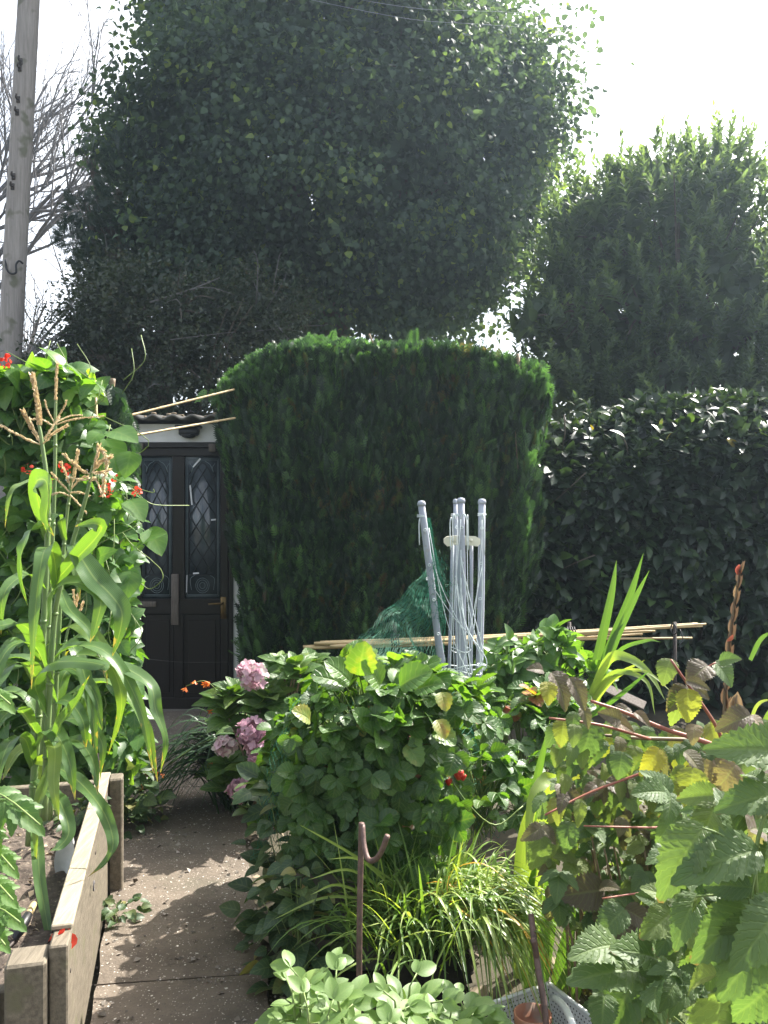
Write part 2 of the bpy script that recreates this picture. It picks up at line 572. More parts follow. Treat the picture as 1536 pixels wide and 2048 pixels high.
def path_mat():
    m, nt, b, out = new_mat("exposed_aggregate_concrete")
    N, Lk = nt.nodes, nt.links
    tc = N.new("ShaderNodeTexCoord")
    nz = N.new("ShaderNodeTexNoise"); nz.inputs["Scale"].default_value = 3; nz.inputs["Detail"].default_value = 8; nz.inputs["Roughness"].default_value = .7
    Lk.new(tc.outputs["Object"], nz.inputs["Vector"])
    base = ramp(nt, [(.3, (.072, .056, .041)), (.5, (.125, .099, .074)), (.72, (.175, .142, .108))])
    Lk.new(nz.outputs[0], base.inputs[0])
    col = base.outputs[0]
    hts = []
    ns = N.new("ShaderNodeTexNoise"); ns.inputs["Scale"].default_value = 1.7; ns.inputs["Detail"].default_value = 7; ns.inputs["Roughness"].default_value = .7
    Lk.new(tc.outputs["Object"], ns.inputs["Vector"])
    rs = ramp(nt, [(.52, (0, 0, 0)), (.68, (.8, .8, .8))])
    Lk.new(ns.outputs[0], rs.inputs[0])
    ms = N.new("ShaderNodeMix"); ms.data_type = 'RGBA'
    Lk.new(rs.outputs[0], ms.inputs[0]); Lk.new(col, ms.inputs[6]); ms.inputs[7].default_value = (.075, .07, .045, 1)
    col = ms.outputs[2]
    for scale, c, lo, hi, keep in ((120, (.34, .30, .25), .18, .30, .72), (85, (.46, .42, .36), .15, .26, .80), (130, (.07, .06, .05), .2, .3, .70), (52, (.60, .56, .50), .13, .2, .80), (34, (.55, .50, .44), .10, .15, .82)):
        vo = N.new("ShaderNodeTexVoronoi"); vo.inputs["Scale"].default_value = scale
        vo.inputs["Randomness"].default_value = 1
        nw = N.new("ShaderNodeTexNoise"); nw.inputs["Scale"].default_value = scale * 1.2
        Lk.new(tc.outputs["Object"], nw.inputs["Vector"])
        mv = N.new("ShaderNodeMix"); mv.data_type = 'VECTOR'; mv.inputs[0].default_value = .012 * 60 / scale
        Lk.new(tc.outputs["Object"], mv.inputs[4]); Lk.new(nw.outputs[1], mv.inputs[5])
        Lk.new(mv.outputs[1], vo.inputs["Vector"])
        s = N.new("ShaderNodeMapRange"); s.inputs[1].default_value = lo; s.inputs[2].default_value = hi; s.inputs[3].default_value = 1; s.inputs[4].default_value = 0
        Lk.new(vo.outputs["Distance"], s.inputs[0])
        sc2 = N.new("ShaderNodeSeparateColor"); Lk.new(vo.outputs["Color"], sc2.inputs[0])
        gt = N.new("ShaderNodeMath"); gt.operation = 'GREATER_THAN'; gt.inputs[1].default_value = keep
        Lk.new(sc2.outputs[0], gt.inputs[0])
        ml = N.new("ShaderNodeMath"); ml.operation = 'MULTIPLY'
        Lk.new(s.outputs[0], ml.inputs[0]); Lk.new(gt.outputs[0], ml.inputs[1])
        mx = N.new("ShaderNodeMix"); mx.data_type = 'RGBA'
        Lk.new(ml.outputs[0], mx.inputs[0]); Lk.new(col, mx.inputs[6]); mx.inputs[7].default_value = (*c, 1)
        col = mx.outputs[2]; hts.append(ml)
    Lk.new(col, b.inputs["Base Color"])
    b.inputs["Roughness"].default_value = .85
    n2 = N.new("ShaderNodeTexNoise"); n2.inputs["Scale"].default_value = 90; n2.inputs["Detail"].default_value = 4
    Lk.new(tc.outputs["Object"], n2.inputs["Vector"])
    bp = N.new("ShaderNodeBump"); bp.inputs["Strength"].default_value = .6; bp.inputs["Distance"].default_value = .006
    Lk.new(n2.outputs[0], bp.inputs["Height"]); Lk.new(bp.outputs[0], b.inputs["Normal"])
    return m


M = {}
M['lime'] = leaf_mat("lime_leaf", [(0, (.036, .062, .048)), (.6, (.060, .096, .070)), (.93, (.085, .14, .075)), (1, (.15, .21, .06))], rough=.62, trans=.36, spec=.22)
M['bay'] = leaf_mat("bay_leaf", [(0, (.050, .080, .052)), (.6, (.088, .135, .075)), (1, (.17, .24, .09))], rough=.45, trans=.45)
M['laurel'] = leaf_mat("laurel_leaf", [(0, (.011, .022, .013)), (.6, (.024, .046, .020)), (.93, (.085, .15, .035)), (1, (.25, .19, .03))], rough=.36, trans=.2, spec=.45)
M['thorn'] = leaf_mat("thorn_leaf", [(0, (.018, .030, .016)), (.7, (.032, .048, .022)), (1, (.06, .055, .03))], rough=.5, trans=.22)
M['cypress'] = leaf_mat("cypress_spray", [(0, (.012, .030, .020)), (1, (.028, .055, .028))], rough=.55, trans=.12)
M['hedge'] = leaf_mat("hedge_spray", [(0, (.015, .032, .020)), (.5, (.032, .064, .033)), (.85, (.085, .165, .055)), (.955, (.085, .10, .035)), (1, (.10, .06, .03))], rough=.5, trans=.33, tgain=(1.8, 2.2, .9))
M['core'] = noise_mat("dark_core_brown", (.012, .011, .008), (.030, .024, .016), scale=25, rough=.95, bump=1.0)  # dead twig brown, for the dark cores added to block light
M['bark'] = noise_mat("bark", (.05, .04, .03), (.14, .115, .09), scale=18, rough=.9, bump=.8, stretch=(1, 1, .25))
M['twig'] = noise_mat("grey_twig", (.09, .085, .085), (.16, .15, .15), scale=12, rough=.85, bump=.2)
M['pole'] = noise_mat("weathered_pole", (.22, .20, .185), (.36, .335, .31), scale=9, rough=.85, bump=.35, stretch=(6, 6, .35), c3=(.15, .15, .11), scale3=6)
M['iron'] = noise_mat("dark_iron", (.03, .027, .025), (.09, .07, .06), scale=30, rough=.6, bump=.2, metal=.4)
M['rust'] = noise_mat("rusty_rod", (.075, .050, .045), (.17, .105, .085), scale=45, rough=.55, bump=.25, metal=.25)
M['soil'] = noise_mat("garden_soil", (.045, .034, .026), (.13, .10, .078), scale=30, rough=.95, bump=1.0, detail=10, c3=(.20, .165, .125), scale3=70)
M['ground'] = noise_mat("dark_ground", (.035, .030, .020), (.085, .075, .045), scale=6, rough=.95, bump=.8, detail=10)
M['path'] = path_mat()
M['board'] = noise_mat("weathered_timber", (.085, .070, .050), (.19, .16, .115), scale=14, rough=.8, bump=.3, stretch=(5, .5, 5), c3=(.12, .11, .065), scale3=9)
M['board_sunlit'] = noise_mat("sunlit_timber", (.20, .17, .12), (.36, .31, .225), scale=14, rough=.8, bump=.3, stretch=(5, .5, 5))  # lighter copy of the timber: sun on the board top put into colour
M['corn'] = leaf_mat("corn_leaf", [(0, (.045, .10, .035)), (.6, (.075, .145, .045)), (.9, (.14, .20, .04)), (1, (.36, .30, .05))], rough=.33, trans=.36, tgain=(2.6, 2.7, .5), vein=.65, nv=17, parallel=True, blotch=.4, sc_=40, tip=(1.26, (.30, .23, .09)))
M['stalk'] = noise_mat("corn_stalk", (.10, .17, .06), (.20, .27, .10), scale=10, rough=.45, bump=.1, stretch=(6, 6, .6))
M['tassel'] = leaf_mat("corn_tassel", [(0, (.55, .42, .25)), (1, (.76, .64, .43))], rough=.6, trans=.25, tgain=(1.2, 1.2, 1.0))
M['bean'] = leaf_mat("bean_leaf", [(0, (.040, .095, .030)), (.7, (.075, .165, .040)), (1, (.15, .26, .05))], rough=.42, tip=(1.38, (.22, .17, .06)), trans=.4, tgain=(2.6, 2.6, .5), vein=.25, nv=5)
M['red'] = leaf_mat("scarlet_petal", [(0, (.55, .03, .015)), (1, (.75, .07, .03))], rough=.5, trans=.3, tgain=(1.2, 1.2, 1.2))
M['straw'] = leaf_mat("strawberry_leaf", [(0, (.038, .085, .024)), (.6, (.062, .135, .030)), (.9, (.11, .20, .04)), (.97, (.30, .26, .06)), (1, (.30, .10, .05))], rough=.43, tip=(1.36, (.20, .13, .06)), trans=.36, tgain=(2.4, 2.5, .5), vein=.35, nv=6, bump=.5)
M['fruit'] = noise_mat("ripe_berry", (.45, .015, .012), (.60, .04, .02), scale=90, rough=.3, bump=.5)
M['stem_g'] = noise_mat("green_stem", (.12, .19, .05), (.22, .28, .09), scale=20, rough=.5, bump=.1)
M['rasp'] = leaf_mat("raspberry_leaf", [(0, (.058, .102, .044)), (.35, (.105, .160, .064)), (.52, (.18, .215, .065)), (.62, (.36, .31, .05)), (.74, (.14, .125, .07)), (.88, (.105, .080, .066)), (1, (.27, .20, .13))], rough=.5, trans=.36, tgain=(1.9, 2.2, .8), vein=.3, nv=9, bump=.5, spec=.3, blotch=.06, tip=(1.33, (.17, .11, .06)))
M['cane_red'] = noise_mat("red_cane", (.26, .075, .06), (.36, .15, .09), scale=25, rough=.45, bump=.15)
M['cane_brown'] = noise_mat("brown_cane", (.16, .11, .07), (.27, .20, .12), scale=30, rough=.6, bump=.2)
M['hyd'] = leaf_mat("hydrangea_leaf", [(0, (.045, .10, .024)), (.6, (.075, .15, .032)), (1, (.15, .22, .05))], rough=.45, trans=.32, tgain=(2.2, 2.2, .5), vein=.4, nv=6, bump=.4)
M['hydfl'] = leaf_mat("hydrangea_petal", [(0, (.28, .15, .20)), (.5, (.52, .32, .39)), (.85, (.70, .49, .53)), (1, (.58, .51, .46))], rough=.6, trans=.3, tgain=(1.2, 1.1, 1.2))
M['sword'] = leaf_mat("sword_leaf", [(0, (.05, .12, .035)), (.6, (.10, .19, .05)), (1, (.26, .32, .10))], rough=.42, trans=.35, tgain=(2.3, 2.4, .6), vein=.3, nv=8, parallel=True, blotch=.2)
M['darkgrass'] = leaf_mat("dark_strap_leaf", [(0, (.018, .042, .022)), (1, (.045, .09, .038))], rough=.45, trans=.3)
M['orange'] = leaf_mat("orange_petal", [(0, (.65, .13, .02)), (1, (.75, .24, .04))], rough=.5, trans=.3, tgain=(1.2, 1.2, 1))
M['sedge'] = leaf_mat("sedge_blade", [(0, (.06, .125, .03)), (.5, (.13, .22, .05)), (.86, (.32, .39, .11)), (.93, (.48, .27, .03)), (1, (.35, .13, .035))], rough=.4, trans=.35, tgain=(1.9, 1.9, .6), blotch=.1)
M['broad'] = leaf_mat("broad_bean_leaf", [(0, (.09, .16, .05)), (.7, (.16, .25, .075)), (1, (.24, .33, .09))], rough=.5, trans=.36, tgain=(2.0, 2.1, .6), vein=.25, nv=6)
M['potato'] = leaf_mat("potato_leaf", [(0, (.05, .11, .03)), (.8, (.09, .18, .05)), (1, (.14, .24, .06))], rough=.42, trans=.36, tgain=(2.4, 2.5, .5), vein=.3, nv=6)
M['tomato'] = leaf_mat("tomato_leaf", [(0, (.055, .12, .03)), (1, (.11, .21, .05))], rough=.5, trans=.4, tgain=(2.4, 2.5, .5), vein=.3, nv=6)
M['weed'] = leaf_mat("weed_leaf", [(0, (.022, .050, .022)), (.7, (.045, .085, .032)), (.95, (.10, .13, .045)), (1, (.20, .19, .07))], rough=.5, tip=(1.36, (.16, .12, .06)), trans=.3, vein=.3, nv=5)
M['door'] = noise_mat("dark_brown_door_paint", (.008, .0055, .005), (.014, .009, .008), scale=12, rough=.42, bump=.05, stretch=(4, 4, .5))
M['wood_grey'] = noise_mat("grey_old_wood", (.08, .065, .055), (.16, .135, .115), scale=18, rough=.8, bump=.3, stretch=(5, 5, .5))
M['white'] = noise_mat("white_wall_paint", (.62, .62, .60), (.78, .78, .77), scale=5, rough=.6, bump=.06)
M['roof'] = noise_mat("corrugated_cement", (.10, .095, .085), (.20, .19, .17), scale=14, rough=.9, bump=.3)
M['black'] = noise_mat("black_plastic", (.010, .010, .011), (.022, .022, .024), scale=20, rough=.45, bump=.05)
M['lead'] = noise_mat("lead_strip", (.012, .014, .016), (.03, .034, .038), scale=40, rough=.5, bump=.1)
M['etch'] = noise_mat("etched_line", (.16, .21, .22), (.22, .27, .28), scale=30, rough=.6, bump=0)
M['brass'] = noise_mat("dull_brass", (.10, .065, .025), (.19, .125, .05), scale=25, rough=.4, bump=.1, metal=.8)
M['paper'] = noise_mat("white_paper", (.55, .56, .58), (.75, .76, .78), scale=14, rough=.7, bump=.02)
M['plast_grey'] = noise_mat("grey_painted_tube", (.30, .325, .38), (.38, .41, .47), scale=10, rough=.6, spec=.25, bump=.05, stretch=(3, 3, .5), c3=(.33, .34, .36), scale3=40)
M['cream'] = noise_mat("cream_plastic", (.55, .53, .42), (.66, .64, .52), scale=14, rough=.45, bump=.03)
M['rope'] = noise_mat("white_plastic_line", (.50, .56, .57), (.66, .72, .72), scale=60, rough=.4, bump=.1)
M['net'] = noise_mat("green_net", (.006, .10, .052), (.014, .19, .10), scale=30, rough=.5, bump=0)
M['net_dark'] = noise_mat("dark_net", (.03, .05, .05), (.10, .14, .13), scale=30, rough=.5, bump=0)
M['bamboo'] = noise_mat("bamboo", (.38, .27, .13), (.58, .45, .24), scale=10, rough=.45, bump=.1, stretch=(.6, 5, 5))
M['terracotta'] = noise_mat("terracotta", (.24, .10, .055), (.38, .17, .10), scale=9, rough=.85, bump=.15, c3=(.30, .24, .19), scale3=12)
M['stone'] = noise_mat("rough_stone", (.10, .09, .075), (.20, .18, .155), scale=9, rough=.92, bump=.7)
M['whiteplast'] = noise_mat("white_plastic", (.60, .61, .60), (.74, .75, .73), scale=20, rough=.4, bump=.03)
M['pod'] = leaf_mat("dry_pod", [(0, (.11, .07, .045)), (.6, (.20, .135, .085)), (.9, (.34, .25, .13)), (1, (.50, .14, .09))], rough=.5, trans=.25, tgain=(1.3, 1.2, 1))
M['litter'] = leaf_mat("litter", [(0, (.10, .075, .05)), (.5, (.22, .17, .11)), (1, (.38, .31, .22))], rough=.9, trans=0)
M['pebble'] = leaf_mat("pebble", [(0, (.07, .058, .045)), (.6, (.16, .135, .11)), (1, (.38, .34, .29))], rough=.8, trans=0)


# glass with frosted bands
def glass_mat():
    m, nt, b, out = new_mat("dim_obscured_glass")
    N, Lk = nt.nodes, nt.links
    tc = N.new("ShaderNodeTexCoord")
    nz = N.new("ShaderNodeTexNoise"); nz.inputs["Scale"].default_value = 4.5; nz.inputs["Detail"].default_value = 5
    Lk.new(tc.outputs["Object"], nz.inputs["Vector"])
    rp = ramp(nt, [(.35, (.030, .040, .046)), (.6, (.085, .10, .11)), (.72, (.20, .22, .23))])
    Lk.new(nz.outputs[0], rp.inputs[0]); Lk.new(rp.outputs[0], b.inputs["Base Color"])
    b.inputs["Roughness"].default_value = .12
    b.inputs["Specular IOR Level"].default_value = .7
    return m


M['glass'] = glass_mat()

# ------------------------------------------------------------------ leaf templates
T_lime = leaf_tmpl(W=.50, a=.62, b=.62, nt=4, nu=1, fold=.22, curl=.22, lobe=.12)
T_lance = leaf_tmpl(W=.19, a=.85, b=.9, nt=4, nu=1, fold=.35, curl=.12)
T_laurel = leaf_tmpl(W=.24, a=.9, b=.75, nt=5, nu=1, fold=.25, curl=.18)
T_small = leaf_tmpl(W=.36, a=.85, b=.7, nt=2, nu=1, fold=.2, curl=.1)
T_bean = leaf_tmpl(W=.42, a=.62, b=.75, nt=7, nu=2, fold=.14, curl=.25, lobe=.06)
T_straw = leaf_tmpl(W=.44, a=.95, b=.55, nt=12, nu=2, fold=.30, curl=.20, serr=.075, pleat=.035, veins=6)
T_rasp = leaf_tmpl(W=.33, a=.72, b=.72, nt=26, nu=4, fold=.20, curl=.26, serr=.085, pleat=.06, veins=9, lobe=.04)
T_rasp_lo = leaf_tmpl(W=.34, a=.72, b=.72, nt=12, nu=2, fold=.18, curl=.25, serr=.09, pleat=.05, veins=6, lobe=.04)
T_hyd = leaf_tmpl(W=.31, a=.8, b=.8, nt=14, nu=2, fold=.25, curl=.25, serr=.03, pleat=.025, veins=7)
T_oval = leaf_tmpl(W=.30, a=.9, b=.65, nt=8, nu=2, fold=.22, curl=.15)
T_potato = leaf_tmpl(W=.36, a=.75, b=.7, nt=8, nu=2, fold=.25, curl=.2, pleat=.02, veins=5)
T_petal = leaf_tmpl(W=.42, a=1.1, b=.6, nt=4, nu=1, fold=.1, curl=-.15)
T_spikelet = leaf_tmpl(W=.22, a=.8, b=.7, nt=2, nu=1, fold=.6, curl=0)
T_spray = spray_tmpl(6, .42, .062, True)
T_spray_lo = spray_tmpl(5, .45, .085, False)
T_spray_fine = spray_tmpl(6, .36, .07, False)


def bumpy(mb, c, rad, k=40, m=24, amp=.12, fr=3.0, r=.5, flat=None):
    """closed lumpy body"""
    th = np.linspace(0, math.pi, m + 1)
    ph = np.arange(k) * 2 * math.pi / k
    v = []
    for t in th:
        for p in ph:
            d = Vector((math.sin(t) * math.cos(p), math.sin(t) * math.sin(p), math.cos(t)))
            s = 1 + amp * mnoise.noise(d * fr)
            v.append([d.x * rad[0] * s, d.y * rad[1] * s, d.z * rad[2] * s])
    i = np.arange(m)[:, None] * k
    j = np.arange(k)[None]
    q = np.stack([i + j, i + k + j, i + k + (j + 1) % k, i + (j + 1) % k], -1).reshape(-1, 4)
    mb.add(np.array(v) + np.asarray(c), [q], None, r)


# ================================================================== THE SETTING
def build_ground():
    mb = MB()
    xs = np.concatenate([[-150, -60, -25, -12], np.linspace(-6, 6, 81), [12, 25, 60, 150]])
    ys = np.concatenate([[-60, -20, -6], np.linspace(-2, 9, 90), [12, 18, 30, 60, 150, 350]])
    X, Y = np.meshgrid(xs, ys, indexing='ij')
    Z = np.array([[.02 * mnoise.noise(Vector((x * 2.3, y * 2.3, 0))) + .012 * mnoise.noise(Vector((x * 9, y * 9, 3))) if abs(x) < 7 and -3 < y < 10 else 0 for y in ys] for x in xs]) - .035
    n1, n2 = X.shape
    i = np.arange(n1 - 1)[:, None] * n2
    j = np.arange(n2 - 1)[None]
    q = np.stack([i + j, i + n2 + j, i + n2 + j + 1, i + j + 1], -1).reshape(-1, 4)
    mb.add(np.stack([X, Y, Z], -1).reshape(-1, 3), [q])
    tag(mb.build("ground", M['ground']), kind="structure")


PATH_L = [(-1.5, .10), (0, -.24), (1.2, -.55), (2.43, -.854), (3.68, -1.17), (4.64, -1.42), (6.2, -1.83)]
PATH_R = [(-1.5, .66), (0, .30), (1.2, -.02), (2.43, -.33), (3.68, -.62), (4.64, -.80), (6.2, -1.02)]


def build_path():
    mb = MB()
    for (a, b) in ((-1.5, .9), (.908, 2.648), (2.656, 4.5), (4.508, 6.24)):
        ys = np.linspace(a, b, 40)
        L = np.interp(ys, *zip(*PATH_L)); Rr = np.interp(ys, *zip(*PATH_R))
        L = L + np.array([.018 * mnoise.noise(Vector((0, y * 5, 1))) for y in ys])
        Rr = Rr + np.array([.018 * mnoise.noise(Vector((7, y * 5, 1))) for y in ys])
        skew = np.linspace(0, 1, 14)
        X = L[:, None] * (1 - skew) + Rr[:, None] * skew
        Y = np.repeat(ys[:, None], 14, 1) + (skew - .5) * .07
        Z = np.array([[.004 * mnoise.noise(Vector((x * 3, y * 3, 5))) + .012 for x, y in zip(rx, ry)] for rx, ry in zip(X, Y)])
        Z[[0, -1]] -= .006
        top = np.stack([X, Y, Z], -1).reshape(-1, 3)
        n1, n2 = X.shape
        i = np.arange(n1 - 1)[:, None] * n2
        j = np.arange(n2 - 1)[None]
        q = np.stack([i + j, i + j + 1, i + n2 + j + 1, i + n2 + j], -1).reshape(-1, 4)
        mb.add(top, [q])
        ring = np.concatenate([np.arange(n2), np.arange(1, n1) * n2 + n2 - 1, np.arange(n2 - 2, -1, -1) + (n1 - 1) * n2, np.arange(n1 - 2, 0, -1) * n2])
        rv = top[ring]
        lo = rv.copy(); lo[:, 2] = -.08
        k = len(ring)
        ii = np.arange(k)
        mb.add(np.vstack([rv, lo]), [np.stack([ii, ii + k, (ii + 1) % k + k, (ii + 1) % k], -1)])
    tag(mb.build("path", M['path']), kind="structure")
    # loose grit and crumbs lying on and along the path
    g = MB()
    n = 1500
    y = rng.uniform(1.2, 5.2, n)
    L = np.interp(y, *zip(*PATH_L)); Rr = np.interp(y, *zip(*PATH_R))
    u = np.clip(rng.beta(.55, .55, n) * 1.12 - .06, -.06, 1.06)
    p = np.stack([L * (1 - u) + Rr * u, y, np.full(n, .013)], -1)
    out = (u < 0) | (u > 1)
    p[out, 2] = -.015
    D = rdir(n); D[:, 2] *= .25
    scatter(g, leaf_tmpl(W=.4, a=1, b=.5, nt=2, nu=1, fold=.5, curl=.1), p, D, np.array([0, 0, 1.]) + rdir(n) * .4, rng.gamma(2, .004, n) + .003)
    tag(g.build("path_grit", M['pebble']), kind="stuff")


# ================================================================== TREES
def crown_limbs(root, base, top, lobes, rad, mat, n=14, name="trunk"):
    mb = MB()
    base, top = np.array(base, float), np.array(top, float)
    mid = (base + top) / 2 + np.array([.1, .05, 0])
    tube(mb, [base, mid, top], [rad, rad * .7, rad * .35], k=10, n=14)
    tr = mb.build(name, mat, root)
    lb = MB()
    for i in range(n):
        c, r = lobes[i % len(lobes)]
        t = rng.uniform(.3, .95)
        a = base * (1 - t) + top * t
        e = np.array(c) + rdir(1)[0] * np.array(r) * .75
        m = (a + e) / 2 + np.array([0, 0, .25])
        tube(lb, [a, m, e], [rad * .32, rad * .18, rad * .05], k=6, n=9)
        for q in range(3):
            e2 = e + rdir(1)[0] * np.array(r) * .4
            tube(lb, [m, (m + e2) / 2 + np.array([0, 0, .1]), e2], [rad * .14, rad * .08, rad * .03], k=5, n=7)
    lb.build("limbs", mat, root)
    return tr


def in_lobes(p, lobes, s=1.0):
    ins = np.zeros(len(p), bool)
    for c, r in lobes:
        ins |= (((p - np.array(c)) / (np.array(r) * s)) ** 2).sum(1) < 1
    return ins


def shell_points(lobes, n, lo=.9, hi=1.05, keep=.88):
    """points on the outside of a union of ellipsoids, with outward normals"""
    area = np.array([r[0] * r[1] + r[0] * r[2] + r[1] * r[2] for c, r in lobes])
    out_p, out_n = [], []
    got = 0
    while got < n:
        k = rng.choice(len(lobes), size=n * 2, p=area / area.sum())
        c = np.array([lobes[i][0] for i in range(len(lobes))])[k]
        r = np.array([lobes[i][1] for i in range(len(lobes))])[k]
        d = rdir(len(k))
        p = c + d * r * rng.uniform(lo, hi, len(k))[:, None]
        ok = ~in_lobes(p, lobes, keep * lo / .9 if lo < .9 else keep)
        out_p.append(p[ok]); out_n.append(nrm((d / r)[ok]))
        got += ok.sum()
    return np.concatenate(out_p)[:n], np.concatenate(out_n)[:n]


def lime_tree():
    d = 11.5
    lobes = [(P(675, 320, d), (2.75, 2.5, 2.45)), (P(650, 20, d), (2.15, 2.2, 2.3)), (P(650, -260, d), (1.5, 1.7, 1.5)), (P(455, 310, d), (1.45, 1.6, 1.75)), (P(935, 285, d), (1.4, 1.6, 1.75)),
             (P(830, 510, d), (1.5, 1.6, 1.25)), (P(470, 520, d), (1.5, 1.6, 1.1)), (P(430, 130, d), (.65, 1.1, .8)), (P(945, 130, d), (.68, 1.1, .85))]
    t = thing("lime_tree", "huge dense broadleaf tree with heart shaped leaves rising behind the clipped conifer hedge", "tree", P(655, 1024 + F_PX * EYE / d, d))
    crown_limbs(t, (*P(655, 1024, d)[:2], 0), P(655, 100, d), lobes, .26, M['bark'], n=30)
    # branch-end clumps on the shell, then leaves hung in each clump
    cp, cn = shell_points(lobes, 3300, .84, 1.02)
    cp = cp + cn * np.array([.70 * mnoise.noise(Vector(q * .95)) + .38 * mnoise.noise(Vector(q * 2.1 + 5)) for q in cp])[:, None]
    front = cp[:, 1] < d + 1.2
    gap = np.array([mnoise.noise(Vector(q * 1.35 + 9)) for q in cp]) < -.24
    keep = (front | (rng.random(len(cp)) < .45)) & ~(gap & (rng.random(len(cp)) < .85))
    cp, cn = cp[keep], cn[keep]
    m = len(cp)
    per = rng.integers(28, 66, m)
    k = np.repeat(np.arange(m), per)
    n = len(k)
    off = rng.normal(size=(n, 3)) * np.array([.20, .20, .15])
    off -= cn[k] * np.abs(rng.normal(size=n) * .22)[:, None]
    off[:, 2] -= .10 * (off[:, 0] ** 2 + off[:, 1] ** 2) * 4
    p = cp[k] + off
    hang = nrm(cn[k] * .75 + np.array([0, 0, -.55]) + rng.normal(size=(n, 3)) * .6)
    N = nrm(cn[k] * .45 + np.array([0, 0, .7]) + rng.normal(size=(n, 3)) * .6)
    mb = MB()
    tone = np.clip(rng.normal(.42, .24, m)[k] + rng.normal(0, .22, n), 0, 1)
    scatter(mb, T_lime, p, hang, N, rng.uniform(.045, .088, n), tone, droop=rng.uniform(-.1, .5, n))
    # inner leaves
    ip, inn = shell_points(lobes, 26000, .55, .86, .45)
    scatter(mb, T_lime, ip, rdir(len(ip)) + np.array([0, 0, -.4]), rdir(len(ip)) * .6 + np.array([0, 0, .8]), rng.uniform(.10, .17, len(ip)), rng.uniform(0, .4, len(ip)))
    # long loose shoots sticking out
    sp, sn = shell_points(lobes, 60, .90, .98)
    for a, nn in zip(sp, sn):
        q = 9
        tt = np.linspace(0, 1, q)[:, None]
        ax = nrm(nn * .8 + np.array([0, 0, .15]) + rng.normal(size=3) * .3)
        pts = a + ax * tt * rng.uniform(.25, .5) + np.array([0, 0, -.2]) * tt ** 2
        scatter(mb, T_lime, pts, ax * .4 + rdir(q) * .7 + np.array([0, 0, -.4]), rdir(q) * .5 + np.array([0, 0, .9]), rng.uniform(.07, .12, q), rng.uniform(.5, 1, q))
    mb.build("crown", M['lime'], t)


def shoot_leaves(mb, tmpl, base, ax, ln, per, size, splay=.75, tone=None):
    m = len(base)
    ax = nrm(ax)
    k = np.repeat(np.arange(m), per)
    t = np.tile(np.linspace(.02, 1, per), m)
    ph = np.tile(np.arange(per) * 2.4, m) + np.repeat(rng.uniform(0, 6.28, m), per)
    A = ax[k]
    u = nrm(np.cross(A, np.array([.3, .9, .2])))
    w = np.cross(A, u)
    rad = u * np.cos(ph)[:, None] + w * np.sin(ph)[:, None]
    sp = splay * (1.15 - .75 * t)
    p = base[k] + A * (ln[k] * t)[:, None]
    D = nrm(A * .75 + rad * sp[:, None] + rng.normal(size=(len(k), 3)) * .12)
    N = nrm(A * .8 - rad * .5 + rng.normal(size=(len(k), 3)) * .15)
    s = size[k] * (1 - .35 * t) * rng.uniform(.75, 1.15, len(k))
    tn = (rng.random(m)[k] * .5 if tone is None else tone[k]) + .45 * t ** 2 + rng.normal(0, .1, len(k))
    scatter(mb, tmpl, p, D, N, s, np.clip(tn, 0, 1), droop=rng.uniform(0, .25, len(k)))


def bay_tree():
    d = 9.5
    lobes = [(P(1300, 455, d), (.85, 1.0, .85)), (P(1425, 410, d), (.55, .8, .85)), (P(1175, 470, d), (.48, .7, .62)), (P(1140, 560, d), (.45, .7, .5)), (P(1075, 645, d - .3), (.36, .45, .22)),
             (P(1230, 640, d), (.85, 1.0, .7)), (P(1400, 620, d), (1.05, 1.1, .95)), (P(1545, 560, d), (.5, .8, .7)), (P(1640, 640, d), (.9, 1.0, 1.0)), (P(1160, 740, d), (.7, .8, .6)), (P(1380, 800, d), (1.5, 1.0, .7))]
    t = thing("bay_tree", "tall bushy bay tree with upright leafy shoots standing behind the laurel hedge", "tree", (P(1360, 1024, d)[0], d, 0))
    crown_limbs(t, (P(1360, 1024, d)[0], d, 0), P(1350, 480, d), lobes, .16, M['bark'], n=22)
    mb = MB()
    n = 1650
    p, nn = shell_points(lobes, n, .74, 1.02, .74)
    ax = nrm(nn * .6 + np.array([0, 0, .95]) + rng.normal(size=(n, 3)) * .25)
    ln = rng.uniform(.22, .42, n)
    shoot_leaves(mb, T_lance, p - ax * .12, ax, ln, 19, rng.uniform(.095, .15, n))
    # top leaders
    for (x, y) in ((1158, 310), (1243, 275), (1325, 250), (1375, 245), (1438, 236), (1478, 290), (1210, 330), (1290, 300), (1410, 290), (1180, 390), (1500, 350), (1528, 385), (1060, 590), (1085, 600), (1040, 615)):
        q = P(x, y, d - .2 + rng.uniform(-.3, .3))
        ax = nrm(np.array([[rng.normal() * .1, rng.normal() * .1, 1.0]]))
        shoot_leaves(mb, T_lance, q[None] - ax * .55, ax, np.array([.6]), 26, np.array([.12]), .6)
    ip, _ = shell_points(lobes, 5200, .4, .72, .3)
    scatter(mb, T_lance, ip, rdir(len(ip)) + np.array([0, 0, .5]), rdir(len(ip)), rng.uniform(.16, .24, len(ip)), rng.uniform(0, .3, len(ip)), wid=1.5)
    mb.build("crown", M['bay'], t)


